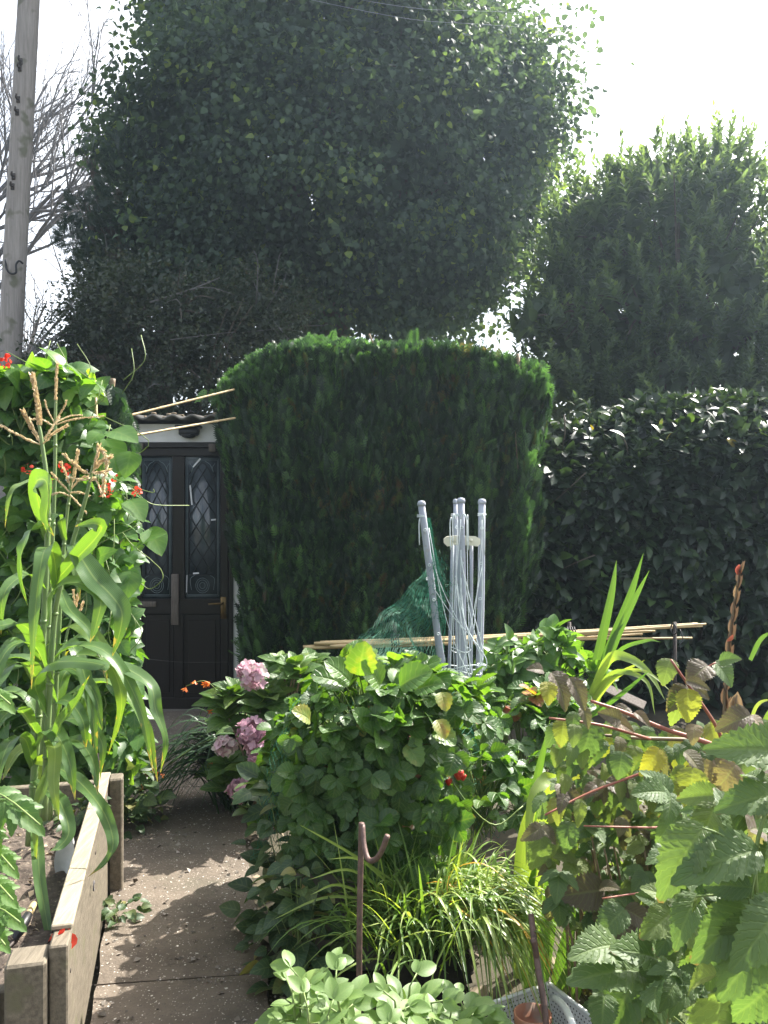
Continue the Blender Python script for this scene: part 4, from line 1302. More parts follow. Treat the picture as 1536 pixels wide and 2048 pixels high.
def raised_bed():
    t = thing("raised_bed", "weathered timber raised bed full of soil along the left of the path", "planter", C0)
    Z = np.array([0, 0, 1.0])
    ax = np.stack([BV, BU, Z])
    sb = MB()
    L = 1.38
    box(sb, C0 + BU * (.02 + L / 2) - BV * .024 + Z * .215, (.022, L / 2, .215), ax, .004)
    sb.build("side_board", M['board'], t, smooth=False)
    cp = MB()  # separate pale strip stands in for the sunlit top of the side board
    box(cp, C0 + BU * (.10 + (L - .1) / 2) - BV * .026 + Z * .4375, (.026, (L - .1) / 2, .007), ax, .003)
    cp.build("sunlit_top_strip", M['board_sunlit'], t, smooth=False)
    p1 = MB()
    box(p1, C0 + BU * .035 - BV * .095 + Z * .205, (.047, .047, .205), ax, .006)
    p1.build("post", M['board'], t, smooth=False)
    p2 = MB()
    box(p2, C0 + BU * 1.30 + BV * .026 + Z * .225, (.026, .04, .225), ax, .006)
    p2.build("post", M['board'], t, smooth=False)
    fb = MB()
    box(fb, C0 + BU * .05 - BV * (.145 + .75) + Z * .165, (.75, .02, .165), ax, .004)
    fb.build("front_board", M['board'], t, smooth=False)
    br = MB()
    box(br, C0 + BU * .024 - BV * .172 + Z * .17, (.014, .005, .165), ax, .002)
    for z in (.08, .27):
        lathe(br, C0 + BU * .018 - BV * .172 + Z * z, [(.001, 0), (.004, .0), (.004, .003), (.001, .004)], k=10, ax=-BU)
    br.build("bracket", M['twig'], t)
    bb = MB()
    box(bb, C0 + BU * 1.42 - BV * (.02 + .85) + Z * .2, (.85, .02, .2), ax, .004)
    bb.build("rear_board", M['board'], t, smooth=False)
    lb = MB()
    box(lb, C0 + BU * .74 - BV * 1.66 + Z * .2, (.02, .65, .2), ax, .004)
    lb.build("side_board", M['board'], t, smooth=False)
    so = MB()
    n1, n2 = 90, 80
    us = np.linspace(.075, 1.395, n2); vs = np.linspace(.05, 1.63, n1)
    V = []
    for v in vs:
        for u in us:
            q = C0 + BU * u - BV * v
            h = .31 + .022 * mnoise.noise(Vector(q * 6)) + .014 * mnoise.noise(Vector(q * 17)) + .008 * mnoise.noise(Vector(q * 45))
            V.append(q + Z * h)
    i = np.arange(n1 - 1)[:, None] * n2; j = np.arange(n2 - 1)[None]
    so.add(V, [np.stack([i + j, i + j + 1, i + n2 + j + 1, i + n2 + j], -1).reshape(-1, 4)])
    soil = so.build("soil", M['soil'], t)
    sp = MB()
    n = 900
    u, v = rng.uniform(.08, 1.38, n), rng.uniform(.06, 1.2, n)
    p = C0 + BU * u[:, None] - BV * v[:, None] + Z * .322
    D = rdir(n); D[:, 2] *= .4
    scatter(sp, leaf_tmpl(W=.4, a=1, b=.5, nt=2, nu=1, fold=.6, curl=.1), p, D, Z + rdir(n) * .6, rng.gamma(2, .006, n) + .004)
    x = tag(sp.build("crumbs", M['litter'], soil), kind="stuff")
    for (o_, zz) in ((.05, .34), (.05, .10), (1.30, .36), (1.30, .12), (.72, .37)):
        sw = MB()
        lathe(sw, C0 + BU * (o_ + .02) + BV * (.0545 if o_ > 1 else -.002) + Z * zz, [(.001, 0), (.0055, .0), (.005, .002), (.001, .0022)], k=10, ax=BV)
        sw.build("screw", M['iron'], t)
    ey = MB()
    q = C0 + BU * .58 + BV * .002 + Z * .33
    th = np.linspace(0, 5.2, 14)
    tube(ey, [q + BV * .006 + BU * .014 * math.cos(a) + Z * .014 * math.sin(a) for a in th], .0025, k=5)
    ey.build("ring_eye", M['twig'], t)


def corn(label, stalk, leaves, tassel, rad=.013, extra=()):
    base = P(*stalk[0])
    t = thing("corn_plant", label, "plant", base, "corn plants in the raised bed")
    st = MB()
    pts = catmull(PL(stalk), 40)
    rad = rad * .8
    tube(st, pts, np.linspace(rad, rad * .38, 40), k=10)
    for f in (.12, .25, .4, .55, .7):
        i = int(f * 39)
        tube(st, [pts[i] - nrm(pts[i + 1] - pts[i]) * .006, pts[i], pts[i] + nrm(pts[i + 1] - pts[i]) * .006], [rad * (1 - .6 * f) * v for v in (1.0, 1.28, 1.0)], k=10)
    st.build("stalk", M['stalk'], t)
    lf = MB()
    for L in leaves:
        pl, w = PL(L[0]), L[1] * .84
        kw = L[2] if len(L) > 2 else {}
        kw = dict(kw)
        kw.setdefault('face', (0, -.5, .85)); kw.setdefault('wave', .12); kw.setdefault('n', 26)
        kw.setdefault('r', float(np.clip(rng.normal(.4, .2), 0, .8))); kw.setdefault('ph', rng.uniform(0, 6))
        ribbon(lf, pl, w, **kw)
    for k in range(2):
        i = int(rng.uniform(3, 18))
        a = pts[i]
        th = rng.uniform(0, 6.28)
        o = np.array([math.cos(th), math.sin(th) * .8 - .25, 0])
        L_ = rng.uniform(.28, .46)
        q = [a, a + o * L_ * .22 + [0, 0, .13], a + o * L_ * .6 + [0, 0, .14], a + o * L_ * .9 + [0, 0, -.02], a + o * L_ * 1.02 + [0, 0, -.22]]
        ribbon(lf, q, rng.uniform(.045, .065), n=26, face=(o[0] * -.2, -.3, .9), fold=.3, twist=rng.uniform(-.6, .6), wave=.18, r=float(rng.uniform(.2, .7)), ph=rng.uniform(0, 6))
    lf.build("leaves", M['corn'], t)
    if tassel:
        tm, ts = MB(), MB()
        for br in tassel:
            q = catmull(PL(br[0]), 30)
            thick = br[1]
            tube(ts, q, np.linspace(.0028, .0012, 30), k=5)
            n = int(80 * np.linalg.norm(q[-1] - q[0]) / .1 * (1.6 if thick > .012 else 1))
            s = rng.uniform(br[2] if len(br) > 2 else .15, 1, n)
            idx = np.clip((s * 29).astype(int), 0, 28)
            ax = nrm(q[idx + 1] - q[idx])
            rd = nrm(np.cross(ax, rdir(n)))
            scatter(tm, T_spikelet, q[idx], ax * 1.0 + rd * .6, rd, thick * rng.uniform(.6, 1.1, n), wid=1.1)
        ta = tm.build("tassel", M['tassel'], t)
        ts.build("tassel_stem", M['tassel'], ta)
    return t


def corn_plants():
    corn("tall corn with a straight fat tan tassel spike, nearest the left edge", [(58, 1690, 2.75), (72, 1500, 2.72), (84, 1318, 2.7), (95, 1073, 2.68), (95, 975, 2.68), (83, 880, 2.68), (78, 850, 2.68)], [
        ([(96, 1075, 2.68), (78, 1010, 2.62), (72, 965, 2.58), (92, 962, 2.5), (97, 1000, 2.48), (92, 1040, 2.48), (108, 1072, 2.47)], .075, dict(face=(-.5, -1, .2), fold=.4)),
        ([(90, 1050, 2.66), (62, 1060, 2.55), (45, 1100, 2.5), (42, 1150, 2.5), (56, 1212, 2.5)], .062, dict(face=(-.6, -.6, .5))),
        ([(84, 1330, 2.7), (60, 1262, 2.6), (25, 1248, 2.5), (-20, 1262, 2.45), (-60, 1310, 2.4)], .085, {}),
        ([(80, 1370, 2.7), (55, 1330, 2.6), (20, 1330, 2.5), (-10, 1370, 2.4), (-25, 1430, 2.35)], .085, {}),
        ([(88, 1180, 2.69), (60, 1150, 2.62), (25, 1165, 2.55), (5, 1200, 2.5), (2, 1270, 2.5)], .06, {}),
        ([(75, 1470, 2.71), (40, 1420, 2.6), (10, 1430, 2.5), (-20, 1480, 2.45)], .08, {}),
        ([(72, 1500, 2.72), (95, 1460, 2.62), (120, 1480, 2.55), (140, 1530, 2.5), (150, 1600, 2.48)], .07, {}),
        ([(66, 1560, 2.73), (92, 1580, 2.6), (117, 1598, 2.5), (138, 1660, 2.45), (120, 1692, 2.42), (100, 1702, 2.4)], .058, dict(wave=.3, face=(.3, -.6, .7))),
        ([(62, 1640, 2.75), (30, 1600, 2.6), (0, 1620, 2.5), (-20, 1680, 2.45)], .075, {}),
        ([(66, 1600, 2.73), (75, 1690, 2.5), (80, 1760, 2.42), (95, 1850, 2.36), (106, 1925, 2.33)], .045, dict(face=(.3, -1, .3))),
        ([(70, 1520, 2.72), (100, 1530, 2.60), (75, 1620, 2.5), (72, 1740, 2.45)], .05, dict(face=(-.3, -1, .3))),
    ], [([(80, 870, 2.68), (76, 810, 2.68), (64, 748, 2.68)], .020, .15), ([(82, 885, 2.68), (60, 850, 2.66), (45, 820, 2.64)], .015), ([(82, 890, 2.68), (40, 872, 2.62), (0, 850, 2.6)], .011), ([(83, 890, 2.68), (110, 865, 2.66), (136, 850, 2.64)], .012),
        ([(82, 885, 2.68), (100, 862, 2.7), (120, 832, 2.74)], .010), ([(82, 888, 2.68), (68, 862, 2.72), (58, 838, 2.75)], .012)], rad=.016)
    corn("slim corn with the highest thin tassel, behind the fat spiked one", [(80, 1650, 2.95), (88, 1450, 2.92), (98, 1236, 2.9), (109, 974, 2.88), (111, 827, 2.88), (112, 800, 2.88)], [
        ([(109, 960, 2.88), (85, 958, 2.82), (45, 968, 2.75), (20, 990, 2.7), (10, 1055, 2.68)], .040, dict(face=(-.2, -.7, .7))),
        ([(100, 1180, 2.9), (125, 1110, 2.82), (150, 1130, 2.75), (160, 1200, 2.7)], .06, {}),
        ([(92, 1370, 2.91), (135, 1318, 2.78), (178, 1310, 2.70), (245, 1333, 2.62), (300, 1370, 2.57), (311, 1418, 2.55), (331, 1481, 2.55), (321, 1545, 2.55)], .066, dict(face=(.25, -.35, .9), wave=.22, n=44)),
        ([(96, 1290, 2.9), (150, 1250, 2.78), (200, 1290, 2.7), (238, 1370, 2.65), (241, 1430, 2.65), (216, 1510, 2.65)], .06, dict(wave=.25)),
        ([(85, 1520, 2.93), (125, 1540, 2.75), (165, 1570, 2.65), (206, 1622, 2.55), (226, 1680, 2.5), (214, 1720, 2.48), (176, 1754, 2.45)], .055, dict(wave=.35, n=36)),
        ([(84, 1560, 2.93), (60, 1500, 2.85), (30, 1510, 2.8), (5, 1560, 2.75)], .065, {}),
        ([(90, 1420, 2.91), (130, 1400, 2.8), (165, 1440, 2.7), (172, 1500, 2.68)], .06, {}),
        ([(86, 1500, 2.92), (130, 1440, 2.82), (175, 1450, 2.75), (205, 1490, 2.72), (200, 1560, 2.7)], .055, dict(wave=.3)),
    ], [([(112, 815, 2.88), (112, 770, 2.88), (115, 726, 2.88)], .013, .1), ([(111, 850, 2.88), (150, 838, 2.86), (208, 832, 2.84)], .009), ([(111, 855, 2.88), (85, 840, 2.9), (55, 838, 2.92)], .009), ([(111, 845, 2.88), (140, 832, 2.92), (165, 830, 2.95)], .008), ([(111, 850, 2.88), (95, 820, 2.85), (90, 800, 2.84)], .008), ([(111, 840, 2.88), (128, 815, 2.85), (133, 800, 2.84)], .008)], rad=.013)
    corn("corn with a heavy drooping bunch of tassels, leaning to the right", [(88, 1640, 2.65), (98, 1400, 2.62), (112, 1215, 2.6), (144, 1089, 2.58), (173, 991, 2.56), (186, 930, 2.56)], [
        ([(104, 1170, 2.6), (150, 1120, 2.52), (190, 1078, 2.46), (203, 1055, 2.42), (184, 1047, 2.40), (150, 1053, 2.40)], .070, dict(face=(-.2, -1, .3), fold=.35)),
        ([(144, 1089, 2.58), (165, 1120, 2.5), (190, 1158, 2.44), (220, 1188, 2.4), (243, 1222, 2.38), (240, 1262, 2.37), (225, 1312, 2.37)], .088, dict(face=(.25, -.75, .6), n=32)),
        ([(96, 1250, 2.61), (110, 1180, 2.52), (150, 1165, 2.46), (200, 1190, 2.4), (192, 1250, 2.38), (180, 1285, 2.37)], .062, dict(face=(.1, -.6, .8))),
        ([(94, 1430, 2.62), (70, 1370, 2.55), (95, 1330, 2.45), (150, 1322, 2.4), (205, 1330, 2.35), (210, 1345, 2.33)], .08, {}),
        ([(92, 1530, 2.63), (120, 1450, 2.55), (150, 1410, 2.48), (180, 1350, 2.42)], .07, dict(face=(-.5, -.7, .5))),
        ([(95, 1480, 2.62), (110, 1500, 2.5), (108, 1570, 2.42), (118, 1640, 2.4)], .05, dict(r=.85)),
    ], [([(186, 935, 2.56), (200, 900, 2.55), (214, 920, 2.54), (208, 960, 2.53), (206, 990, 2.53)], .016, .2), ([(186, 940, 2.56), (194, 915, 2.56), (198, 890, 2.56)], .014), ([(184, 945, 2.56), (200, 925, 2.55), (223, 912, 2.54)], .015), ([(182, 950, 2.56), (160, 938, 2.54), (128, 908, 2.52)], .013), ([(183, 945, 2.56), (200, 945, 2.52), (220, 940, 2.5)], .011),
        ([(178, 965, 2.56), (190, 958, 2.52), (203, 985, 2.5)], .010), ([(181, 955, 2.56), (168, 960, 2.52), (140, 955, 2.5)], .009)], rad=.014)
    corn("corn with an open tassel of many fine side branches, in the middle", [(100, 1640, 2.85), (112, 1380, 2.82), (122, 1180, 2.8), (131, 1056, 2.78), (142, 968, 2.77), (144, 950, 2.77)], [
        ([(122, 1180, 2.8), (140, 1220, 2.72), (180, 1262, 2.68), (205, 1330, 2.66)], .05, {}),
        ([(115, 1340, 2.82), (150, 1340, 2.75), (190, 1390, 2.7), (205, 1460, 2.68)], .055, {}),
        ([(130, 1080, 2.78), (118, 1030, 2.74), (100, 1050, 2.7), (98, 1110, 2.68)], .035, {}),
        ([(106, 1500, 2.83), (150, 1480, 2.72), (185, 1520, 2.65), (196, 1590, 2.6)], .055, {}),
    ], [([(142, 975, 2.77), (150, 940, 2.77), (156, 900, 2.77)], .014), ([(140, 985, 2.77), (120, 965, 2.75), (103, 945, 2.74)], .010), ([(142, 975, 2.77), (132, 950, 2.76), (122, 925, 2.75)], .012), ([(141, 985, 2.77), (160, 985, 2.75), (180, 992, 2.74)], .009), ([(140, 990, 2.77), (155, 1005, 2.74), (172, 1025, 2.73)], .009), ([(139, 992, 2.77), (120, 985, 2.73), (98, 992, 2.72)], .009), ([(142, 978, 2.77), (165, 955, 2.76), (190, 955, 2.75)], .010)], rad=.011)
    corn("short young corn with a small greenish tassel low beside the beans", [(112, 1640, 3.1), (120, 1420, 3.08), (130, 1290, 3.06), (145, 1230, 3.05)], [
        ([(128, 1300, 3.06), (165, 1270, 3.0), (200, 1300, 2.95), (215, 1370, 2.93)], .05, {}),
        ([(122, 1400, 3.07), (160, 1380, 3.0), (195, 1420, 2.95), (200, 1490, 2.95)], .05, {}),
        ([(118, 1480, 3.08), (85, 1450, 3.0), (55, 1480, 2.95)], .05, {}),
        ([(126, 1330, 3.06), (140, 1300, 3.0), (160, 1310, 2.98), (178, 1345, 2.96)], .03, dict(r=1.0)),
    ], [([(145, 1235, 3.05), (152, 1210, 3.05), (158, 1180, 3.05)], .013), ([(145, 1238, 3.05), (138, 1215, 3.04), (132, 1195, 3.03)], .011), ([(146, 1235, 3.05), (160, 1220, 3.04), (166, 1205, 3.03)], .012), ([(146, 1235, 3.05), (148, 1205, 3.03), (147, 1180, 3.02)], .011)], rad=.010)


def petal_cluster(mb, c, n, size, spread):
    p = np.asarray(c) + rng.normal(size=(n, 3)) * spread
    scatter(mb, T_petal, p, rdir(n), rdir(n), size * rng.uniform(.7, 1.2, n))


def runner_beans():
    d = 4.1
    t = thing("runner_bean_plant", "tall leafy runner bean tangle with scarlet flowers beside the shed door", "plant", (-1.75, d, 0))
    # pole frame
    pm = MB()
    for x in (-2.3, -2.0, -1.7, -1.45):
        tube(pm, [(x, d + .1, 0), (x + .03, d + .05, 1.2), (x + .02, d, 2.15)], .009, k=7, n=8)
    pm.build("support_cane", M['bamboo'], t)
    mb = MB()
    # outline measured from the photo: row height -> right-hand edge
    n = 1650
    y = rng.uniform(735, 1560, n)
    xr = np.interp(y, [735, 770, 850, 900, 960, 1000, 1130, 1250, 1420, 1560], [140, 172, 194, 214, 240, 272, 268, 266, 278, 285])
    x = xr - np.abs(rng.beta(1.0, 1.6, n)) * (xr + 150)
    dep = d + rng.uniform(-.35, .35, n)
    p = np.stack([(x - 768) * dep / F_PX, dep, EYE + (1024 - y) * dep / F_PX], -1)
    out = nrm(np.stack([.35 * (x > xr - 60), np.full(n, -.7), np.full(n, -.25)], -1) + rng.normal(size=(n, 3)) * .45)
    N = nrm(np.array([.1, -.55, .75]) + rng.normal(size=(n, 3)) * .5)
    P2, D2, N2, S2 = trifol(p, out, N, rng.uniform(.055, .10, n), 80, .92, .22)
    scatter(mb, T_bean, P2, D2, N2, S2, np.tile(np.clip(rng.normal(.45, .22, n), 0, 1), 3), droop=rng.uniform(0, .35, len(P2)))
    # heaped top
    n = 140
    x = rng.uniform(-120, 190, n)
    y = np.interp(x, [-120, 60, 130, 190], [735, 742, 740, 765]) + np.abs(rng.normal(0, 22, n))
    dep = d + rng.uniform(-.4, .3, n)
    p = np.stack([(x - 768) * dep / F_PX, dep, EYE + (1024 - y) * dep / F_PX], -1)
    P2, D2, N2, S2 = trifol(p, np.array([.1, -.5, .1]) + rng.normal(size=(n, 3)) * .5, np.array([.1, -.3, .9]) + rng.normal(size=(n, 3)) * .4, rng.uniform(.08, .125, n), 80, .92, .22)
    scatter(mb, T_bean, P2, D2, N2, S2, np.tile(np.clip(rng.normal(.65, .2, n), 0, 1), 3), droop=rng.uniform(0, .3, len(P2)))
    # a few hero leaves by the door
    for (bx, by, tx, ty, s) in ((280, 1082, 318, 1058, 1), (300, 1060, 322, 1098, 1), (212, 880, 235, 930, 1), (200, 866, 178, 880, 1), (225, 862, 268, 870, 1), (262, 905, 250, 945, 1), (262, 1000, 285, 1030, .8), (262, 1145, 250, 1190, .8)):
        a, b = P(bx, by, 3.75), P(tx, ty, 3.68)
        scatter(mb, T_bean, a[None], (b - a)[None], np.array([[.2, -.6, .7]]), np.linalg.norm(b - a) * 1.1, .75)
    mb.build("leaves", M['bean'], t)
    sm = MB()
    for i in range(60):
        y0 = rng.uniform(760, 1500)
        x0 = rng.uniform(0, 260)
        pts = PL([(x0, y0, d - .3), (x0 + rng.normal() * 25, y0 - 40, d - .35), (x0 + rng.normal() * 30, y0 - 90, d - .3)])
        tube(sm, pts, .0025, k=4, n=9)
    for pl in ([(210, 950, 3.8), (262, 972, 3.75), (305, 985, 3.75), (307, 978, 3.75)], [(262, 975, 3.75), (290, 1000, 3.8), (315, 1010, 3.85), (378, 1011, 4.0)], [(245, 1065, 3.75), (265, 1090, 3.7), (300, 1118, 3.75)], [(300, 1118, 3.75), (322, 1140, 3.8), (324, 1160, 3.8), (300, 1178, 3.85), (280, 1165, 3.85)]):
        tube(sm, PL(pl), .0022, k=5, n=20)
    sm.build("stem", M['stem_g'], t)
    for (x, y, k) in ((12, 718, 16), (4, 726, 8), (52, 938, 10), (132, 936, 12), (133, 944, 6), (205, 988, 8), (218, 984, 7), (222, 967, 8), (276, 981, 12), (104, 966, 5)):
        f = MB()
        petal_cluster(f, P(x, y, 3.6), k, .019, .011)
        f.build("flower", M['red'], t)


def stump_conifer():
    d = 4.35
    t = thing("young_conifer", "narrow conifer with a sawn off top and drooping sprays beside the beans", "tree", (P(232, 1024, d)[0], d, 0))
    mb = MB()
    tube(mb, [(P(240, 1024, d)[0], d, 0), P(236, 950, d), P(229, 830, d), P(222, 790, d), P(226, 757, d)], [.032, .028, .024, .018, .014], k=9, n=20)
    mb.build("trunk", M['cane_brown'], t)
    s = MB()
    n = 620
    y = rng.uniform(0, 1, n)
    c = np.stack([np.interp(y, [0, .1, .35, 1], [222, 225, 236, 248]), 766 + y * 200], -1)
    w = np.interp(y, [0, .08, .3, .7, 1], [4, 11, 19, 20, 12])
    x = c[:, 0] + rng.uniform(-1, 1, n) * w
    dep = d + rng.uniform(-.1, .1, n)
    p = np.stack([(x - 768) * dep / F_PX, dep, EYE + (1024 - c[:, 1]) * dep / F_PX], -1)
    D = np.stack([(x - c[:, 0]) / w * .45, (dep - d) * 3.5, np.full(n, -1.0)], -1) + rng.normal(size=(n, 3)) * .18
    scatter(s, T_spray, p, D, rdir(n) + np.array([0, -.8, 0]), rng.uniform(.07, .12, n), np.clip(rng.normal(.38, .14, n), 0, .85))
    s.build("foliage", M['hedge'], t)


def canes():
    for i, (a, b) in enumerate((((243, 835, 5.0), (468, 779, 5.7)), ((262, 872, 5.0), (470, 836, 5.7)))):
        mb = MB()
        p, q = P(*a), P(*b)
        n = 40
        s = np.linspace(0, 1, n)
        pts = p + (q - p) * s[:, None]
        r = np.full(n, .0072) + .0018 * (np.arange(n) % 9 == 4)
        tube(mb, pts, r, k=8)
        o = mb.build("bamboo_cane", M['bamboo'])
        tag(o, ("upper bamboo cane reaching from the beans into the conifer hedge", "lower bamboo cane just under the shed eave, reaching into the hedge")[i], "cane", "canes between beans and hedge")
    sp = [((606, 1294), (1405, 1252), .0), ((607, 1296), (1285, 1268), .011), ((628, 1287), (1384, 1276), .012), ((640, 1285), (1395, 1247), -.012), ((660, 1293), (1310, 1262), .024), ((700, 1288), (1412, 1248), -.006)]
    for i, (a, b, dz) in enumerate(sp):
        mb = MB()
        p, q = P(*a, 5.05 - dz), P(*b, 5.25 - dz * .5)
        n = 60
        s = np.linspace(0, 1, n)
        pts = p + (q - p) * s[:, None]
        pts[:, 2] += .012 * np.sin(s * 3.14) * (-1 if i % 2 else .3)
        ph = rng.integers(0, 11)
        r = np.linspace(.0105, .0065, n) + .002 * ((np.arange(n) + ph) % 11 == 4)
        tube(mb, pts, r, k=8)
        o = mb.build("bamboo_cane", M['bamboo'])
        tag(o, "thin bamboo cane in the long bundle tied level across the dark hedge foot", "cane", "bundle of bamboo canes")
    # stakes and ties that hold the bundle
    for (x, lab) in ((790, "thin dark stake holding the bamboo bundle left of the grey tubes"), (1140, "thin dark stake holding the bamboo bundle by the potato leaves"), (1352, "thin dark stake under the thin right end of the bamboo bundle")):
        mb = MB()
        q = P(x, 1024, 5.12)
        z = EYE + (1024 - 1245) * 5.12 / F_PX
        tube(mb, [(q[0], 5.14, 0), (q[0], 5.14, z)], .012, k=8)
        tie = thing("stake", lab, "stake", (q[0], 5.14, 0), "stakes under the bamboo bundle")
        mb.build("rod", M['iron'], tie)
        tb = MB()
        zz = P(x, np.interp(x, [608, 1410], [1288, 1255]), 5.08)[2]
        for k in range(4 if x < 1300 else 1):
            th = np.linspace(0, 6.2, 14)
            o = (k - 1.5) * .014
            tube(tb, [(q[0] + o + .004 * math.sin(2 * a), 5.10 + .05 * math.cos(a), zz + .035 * math.sin(a)) for a in th], .004, k=5)
        tube(tb, [(q[0], 5.05, zz), (q[0] + .01, 5.03, zz - .06), (q[0] - .015, 5.03, zz - .1)], .003, k=5, n=8)
        tb.build("tie", M['black'], tie)


# ================================================================== AIRER AND NET
def airer():
    d = 4.05
    base = P(925, 1024, d); base[2] = 0
    t = thing("rotary_airer", "folded grey rotary clothes airer wound with white line, standing among the plants", "clothes airer", base)
    ps = MB()
    tube(ps, [base, P(925, 1560, d), P(923, 1300, d), P(921, 1090, d)], [.021, .021, .0205, .019], k=12, n=12)
    ps.build("post", M['plast_grey'], t)

    def arm(pts, w, dd=None):
        mb = MB()
        q = PL(pts)
        tube(mb, q, w, k=8, n=10)
        top = q[0]
        lathe(mb, top - np.array([0, 0, .004]), [(w * 1.15, 0), (w * 1.2, .012), (w * .9, .022), (w * .2, .025)], k=12)
        a = mb.build("arm", M['plast_grey'], t)
        eb = MB()
        for f in np.linspace(.1, .95, 7):
            c = q[0] + (q[-1] - q[0]) * f
            th = np.linspace(0, 6.28, 10)
            tube(eb, [c + np.array([.006 * math.cos(x), -w - .004, .006 * math.sin(x)]) for x in th], .0022, k=4)
        eb.build("line_eye", M['rope'], a)
    arm([(843, 1010, 3.85), (862, 1160, 3.9), (884, 1345, 3.97), (905, 1490, 4.0)], .0165)
    arm([(911, 1006, 4.18), (914, 1250, 4.15), (922, 1500, 4.1)], .0115)
    arm([(922, 1004, 3.92), (926, 1250, 3.95), (927, 1500, 4.0)], .0165)
    arm([(964, 1006, 4.0), (961, 1250, 4.02), (952, 1500, 4.04)], .0170)
    for (a, b) in (((905, 1090, 4.0), (897, 1400, 4.0)), ((943, 1090, 4.0), (942, 1400, 4.0)), ((866, 1190, 3.99), (906, 1440, 4.02))):
        mb = MB()
        tube(mb, PL([a, b]), .0085, k=7, n=6)
        mb.build("strut", M['plast_grey'], t)
    hb = MB()
    ring = [(888, 1086), (888, 1078), (894, 1073), (920, 1071), (952, 1073), (961, 1078), (961, 1088), (955, 1093), (940, 1091), (910, 1090), (895, 1093)]
    k = len(ring)
    f = np.array([P(x, y, d - .12) for x, y in ring]); g = f.copy(); g[:, 1] += .03
    i = np.arange(k)
    hb.add(np.vstack([f, g]), [np.array([list(range(k))]), np.array([list(range(k, 2 * k))[::-1]]), np.stack([i, i + k, (i + 1) % k + k, (i + 1) % k], -1)])
    hb.build("hub", M['cream'], t, smooth=False)
    rv = MB()
    for x in (906, 942):
        q = P(x, 1081, d - .12)
        lathe(rv, q, [(.001, 0), (.009, .0), (.009, .004), (.002, .007)], k=12, ax=(0, -1, 0))
    rv.build("rivet", M['cream'], t)
    rp = MB()
    # slack lines hung between the arms
    A = [(843, 1010, 3.82), (911, 1030, 4.1), (922, 1030, 3.88), (964, 1028, 3.96)]
    for k in range(7):
        i, j = rng.choice(4, 2, replace=False)
        f = rng.uniform(0, .5)
        lo = rng.uniform(1280, 1510)
        x0, x1 = A[i][0] + f * 30 * (i == 0), A[j][0] + f * 30 * (j == 0)
        y0, y1 = 1030 + f * 300, 1030 + rng.uniform(0, .5) * 300
        xm = rng.uniform(895, 970)
        tube(rp, PL([(x0, y0, 3.9), (x0 * .6 + xm * .4 + rng.normal() * 5, (y0 + lo) / 2, 3.88), (xm - 4, lo - 25, 3.86), (xm, lo, 3.86), (xm + 4, lo - 25, 3.86), (x1 * .6 + xm * .4 + rng.normal() * 5, (y1 + lo) / 2, 3.88), (x1, y1, 3.9)]), .0019, k=5, n=40)
    # straight runs down the tubes
    for (xa, xb) in ((905, 897), (934, 938), (964, 958), (915, 928)):
        w = rng.normal(0, 4, 3)
        tube(rp, PL([(xa, 1040, 3.86), (xa + w[0], 1180, 3.85), (xb + w[1], 1330, 3.84), (xb + w[2], 1500, 3.85)]), .002, k=5, n=24)
    # loops at the tops
    for (x0, x1, top, bot) in ((911, 905, 1028, 1085), (922, 933, 1028, 1090), (905, 900, 1035, 1100), (934, 936, 1030, 1100), (842, 838, 1036, 1090), (964, 968, 1030, 1110)):
        tube(rp, PL([(x0, top + 10, 3.87), (x0 + (x1 - x0) * .5, top, 3.85), (x1, top + 14, 3.84), (x1 + 1, bot, 3.85)]), .0028, k=5, n=16)
    # knots
    for (x, y) in ((843, 1032), (911, 1030), (922, 1030), (964, 1029), (861, 1158), (884, 1330), (963, 1330)):
        th = np.linspace(0, 12.6, 24)
        q = P(x, y, 3.93 if x != 843 else 3.86)
        rr = .02
        tube(rp, [q + np.array([rr * math.cos(a), rr * math.sin(a), .004 * math.sin(a * .5)]) for a in th], .0026, k=5)
    # wraps round the lower half
    for (y, w) in ((1335, 42), (1345, 40), (1388, 44), (1440, 40), (1300, 20)):
        th = np.linspace(0, 6.28, 24)
        tube(rp, [P(922 + w * math.cos(a), y + 5 * math.sin(a * 2 + y), 4.0 - .09 * math.sin(a)) for a in th], .0026, k=5)
    rp.build("washing_line", M['rope'], t)


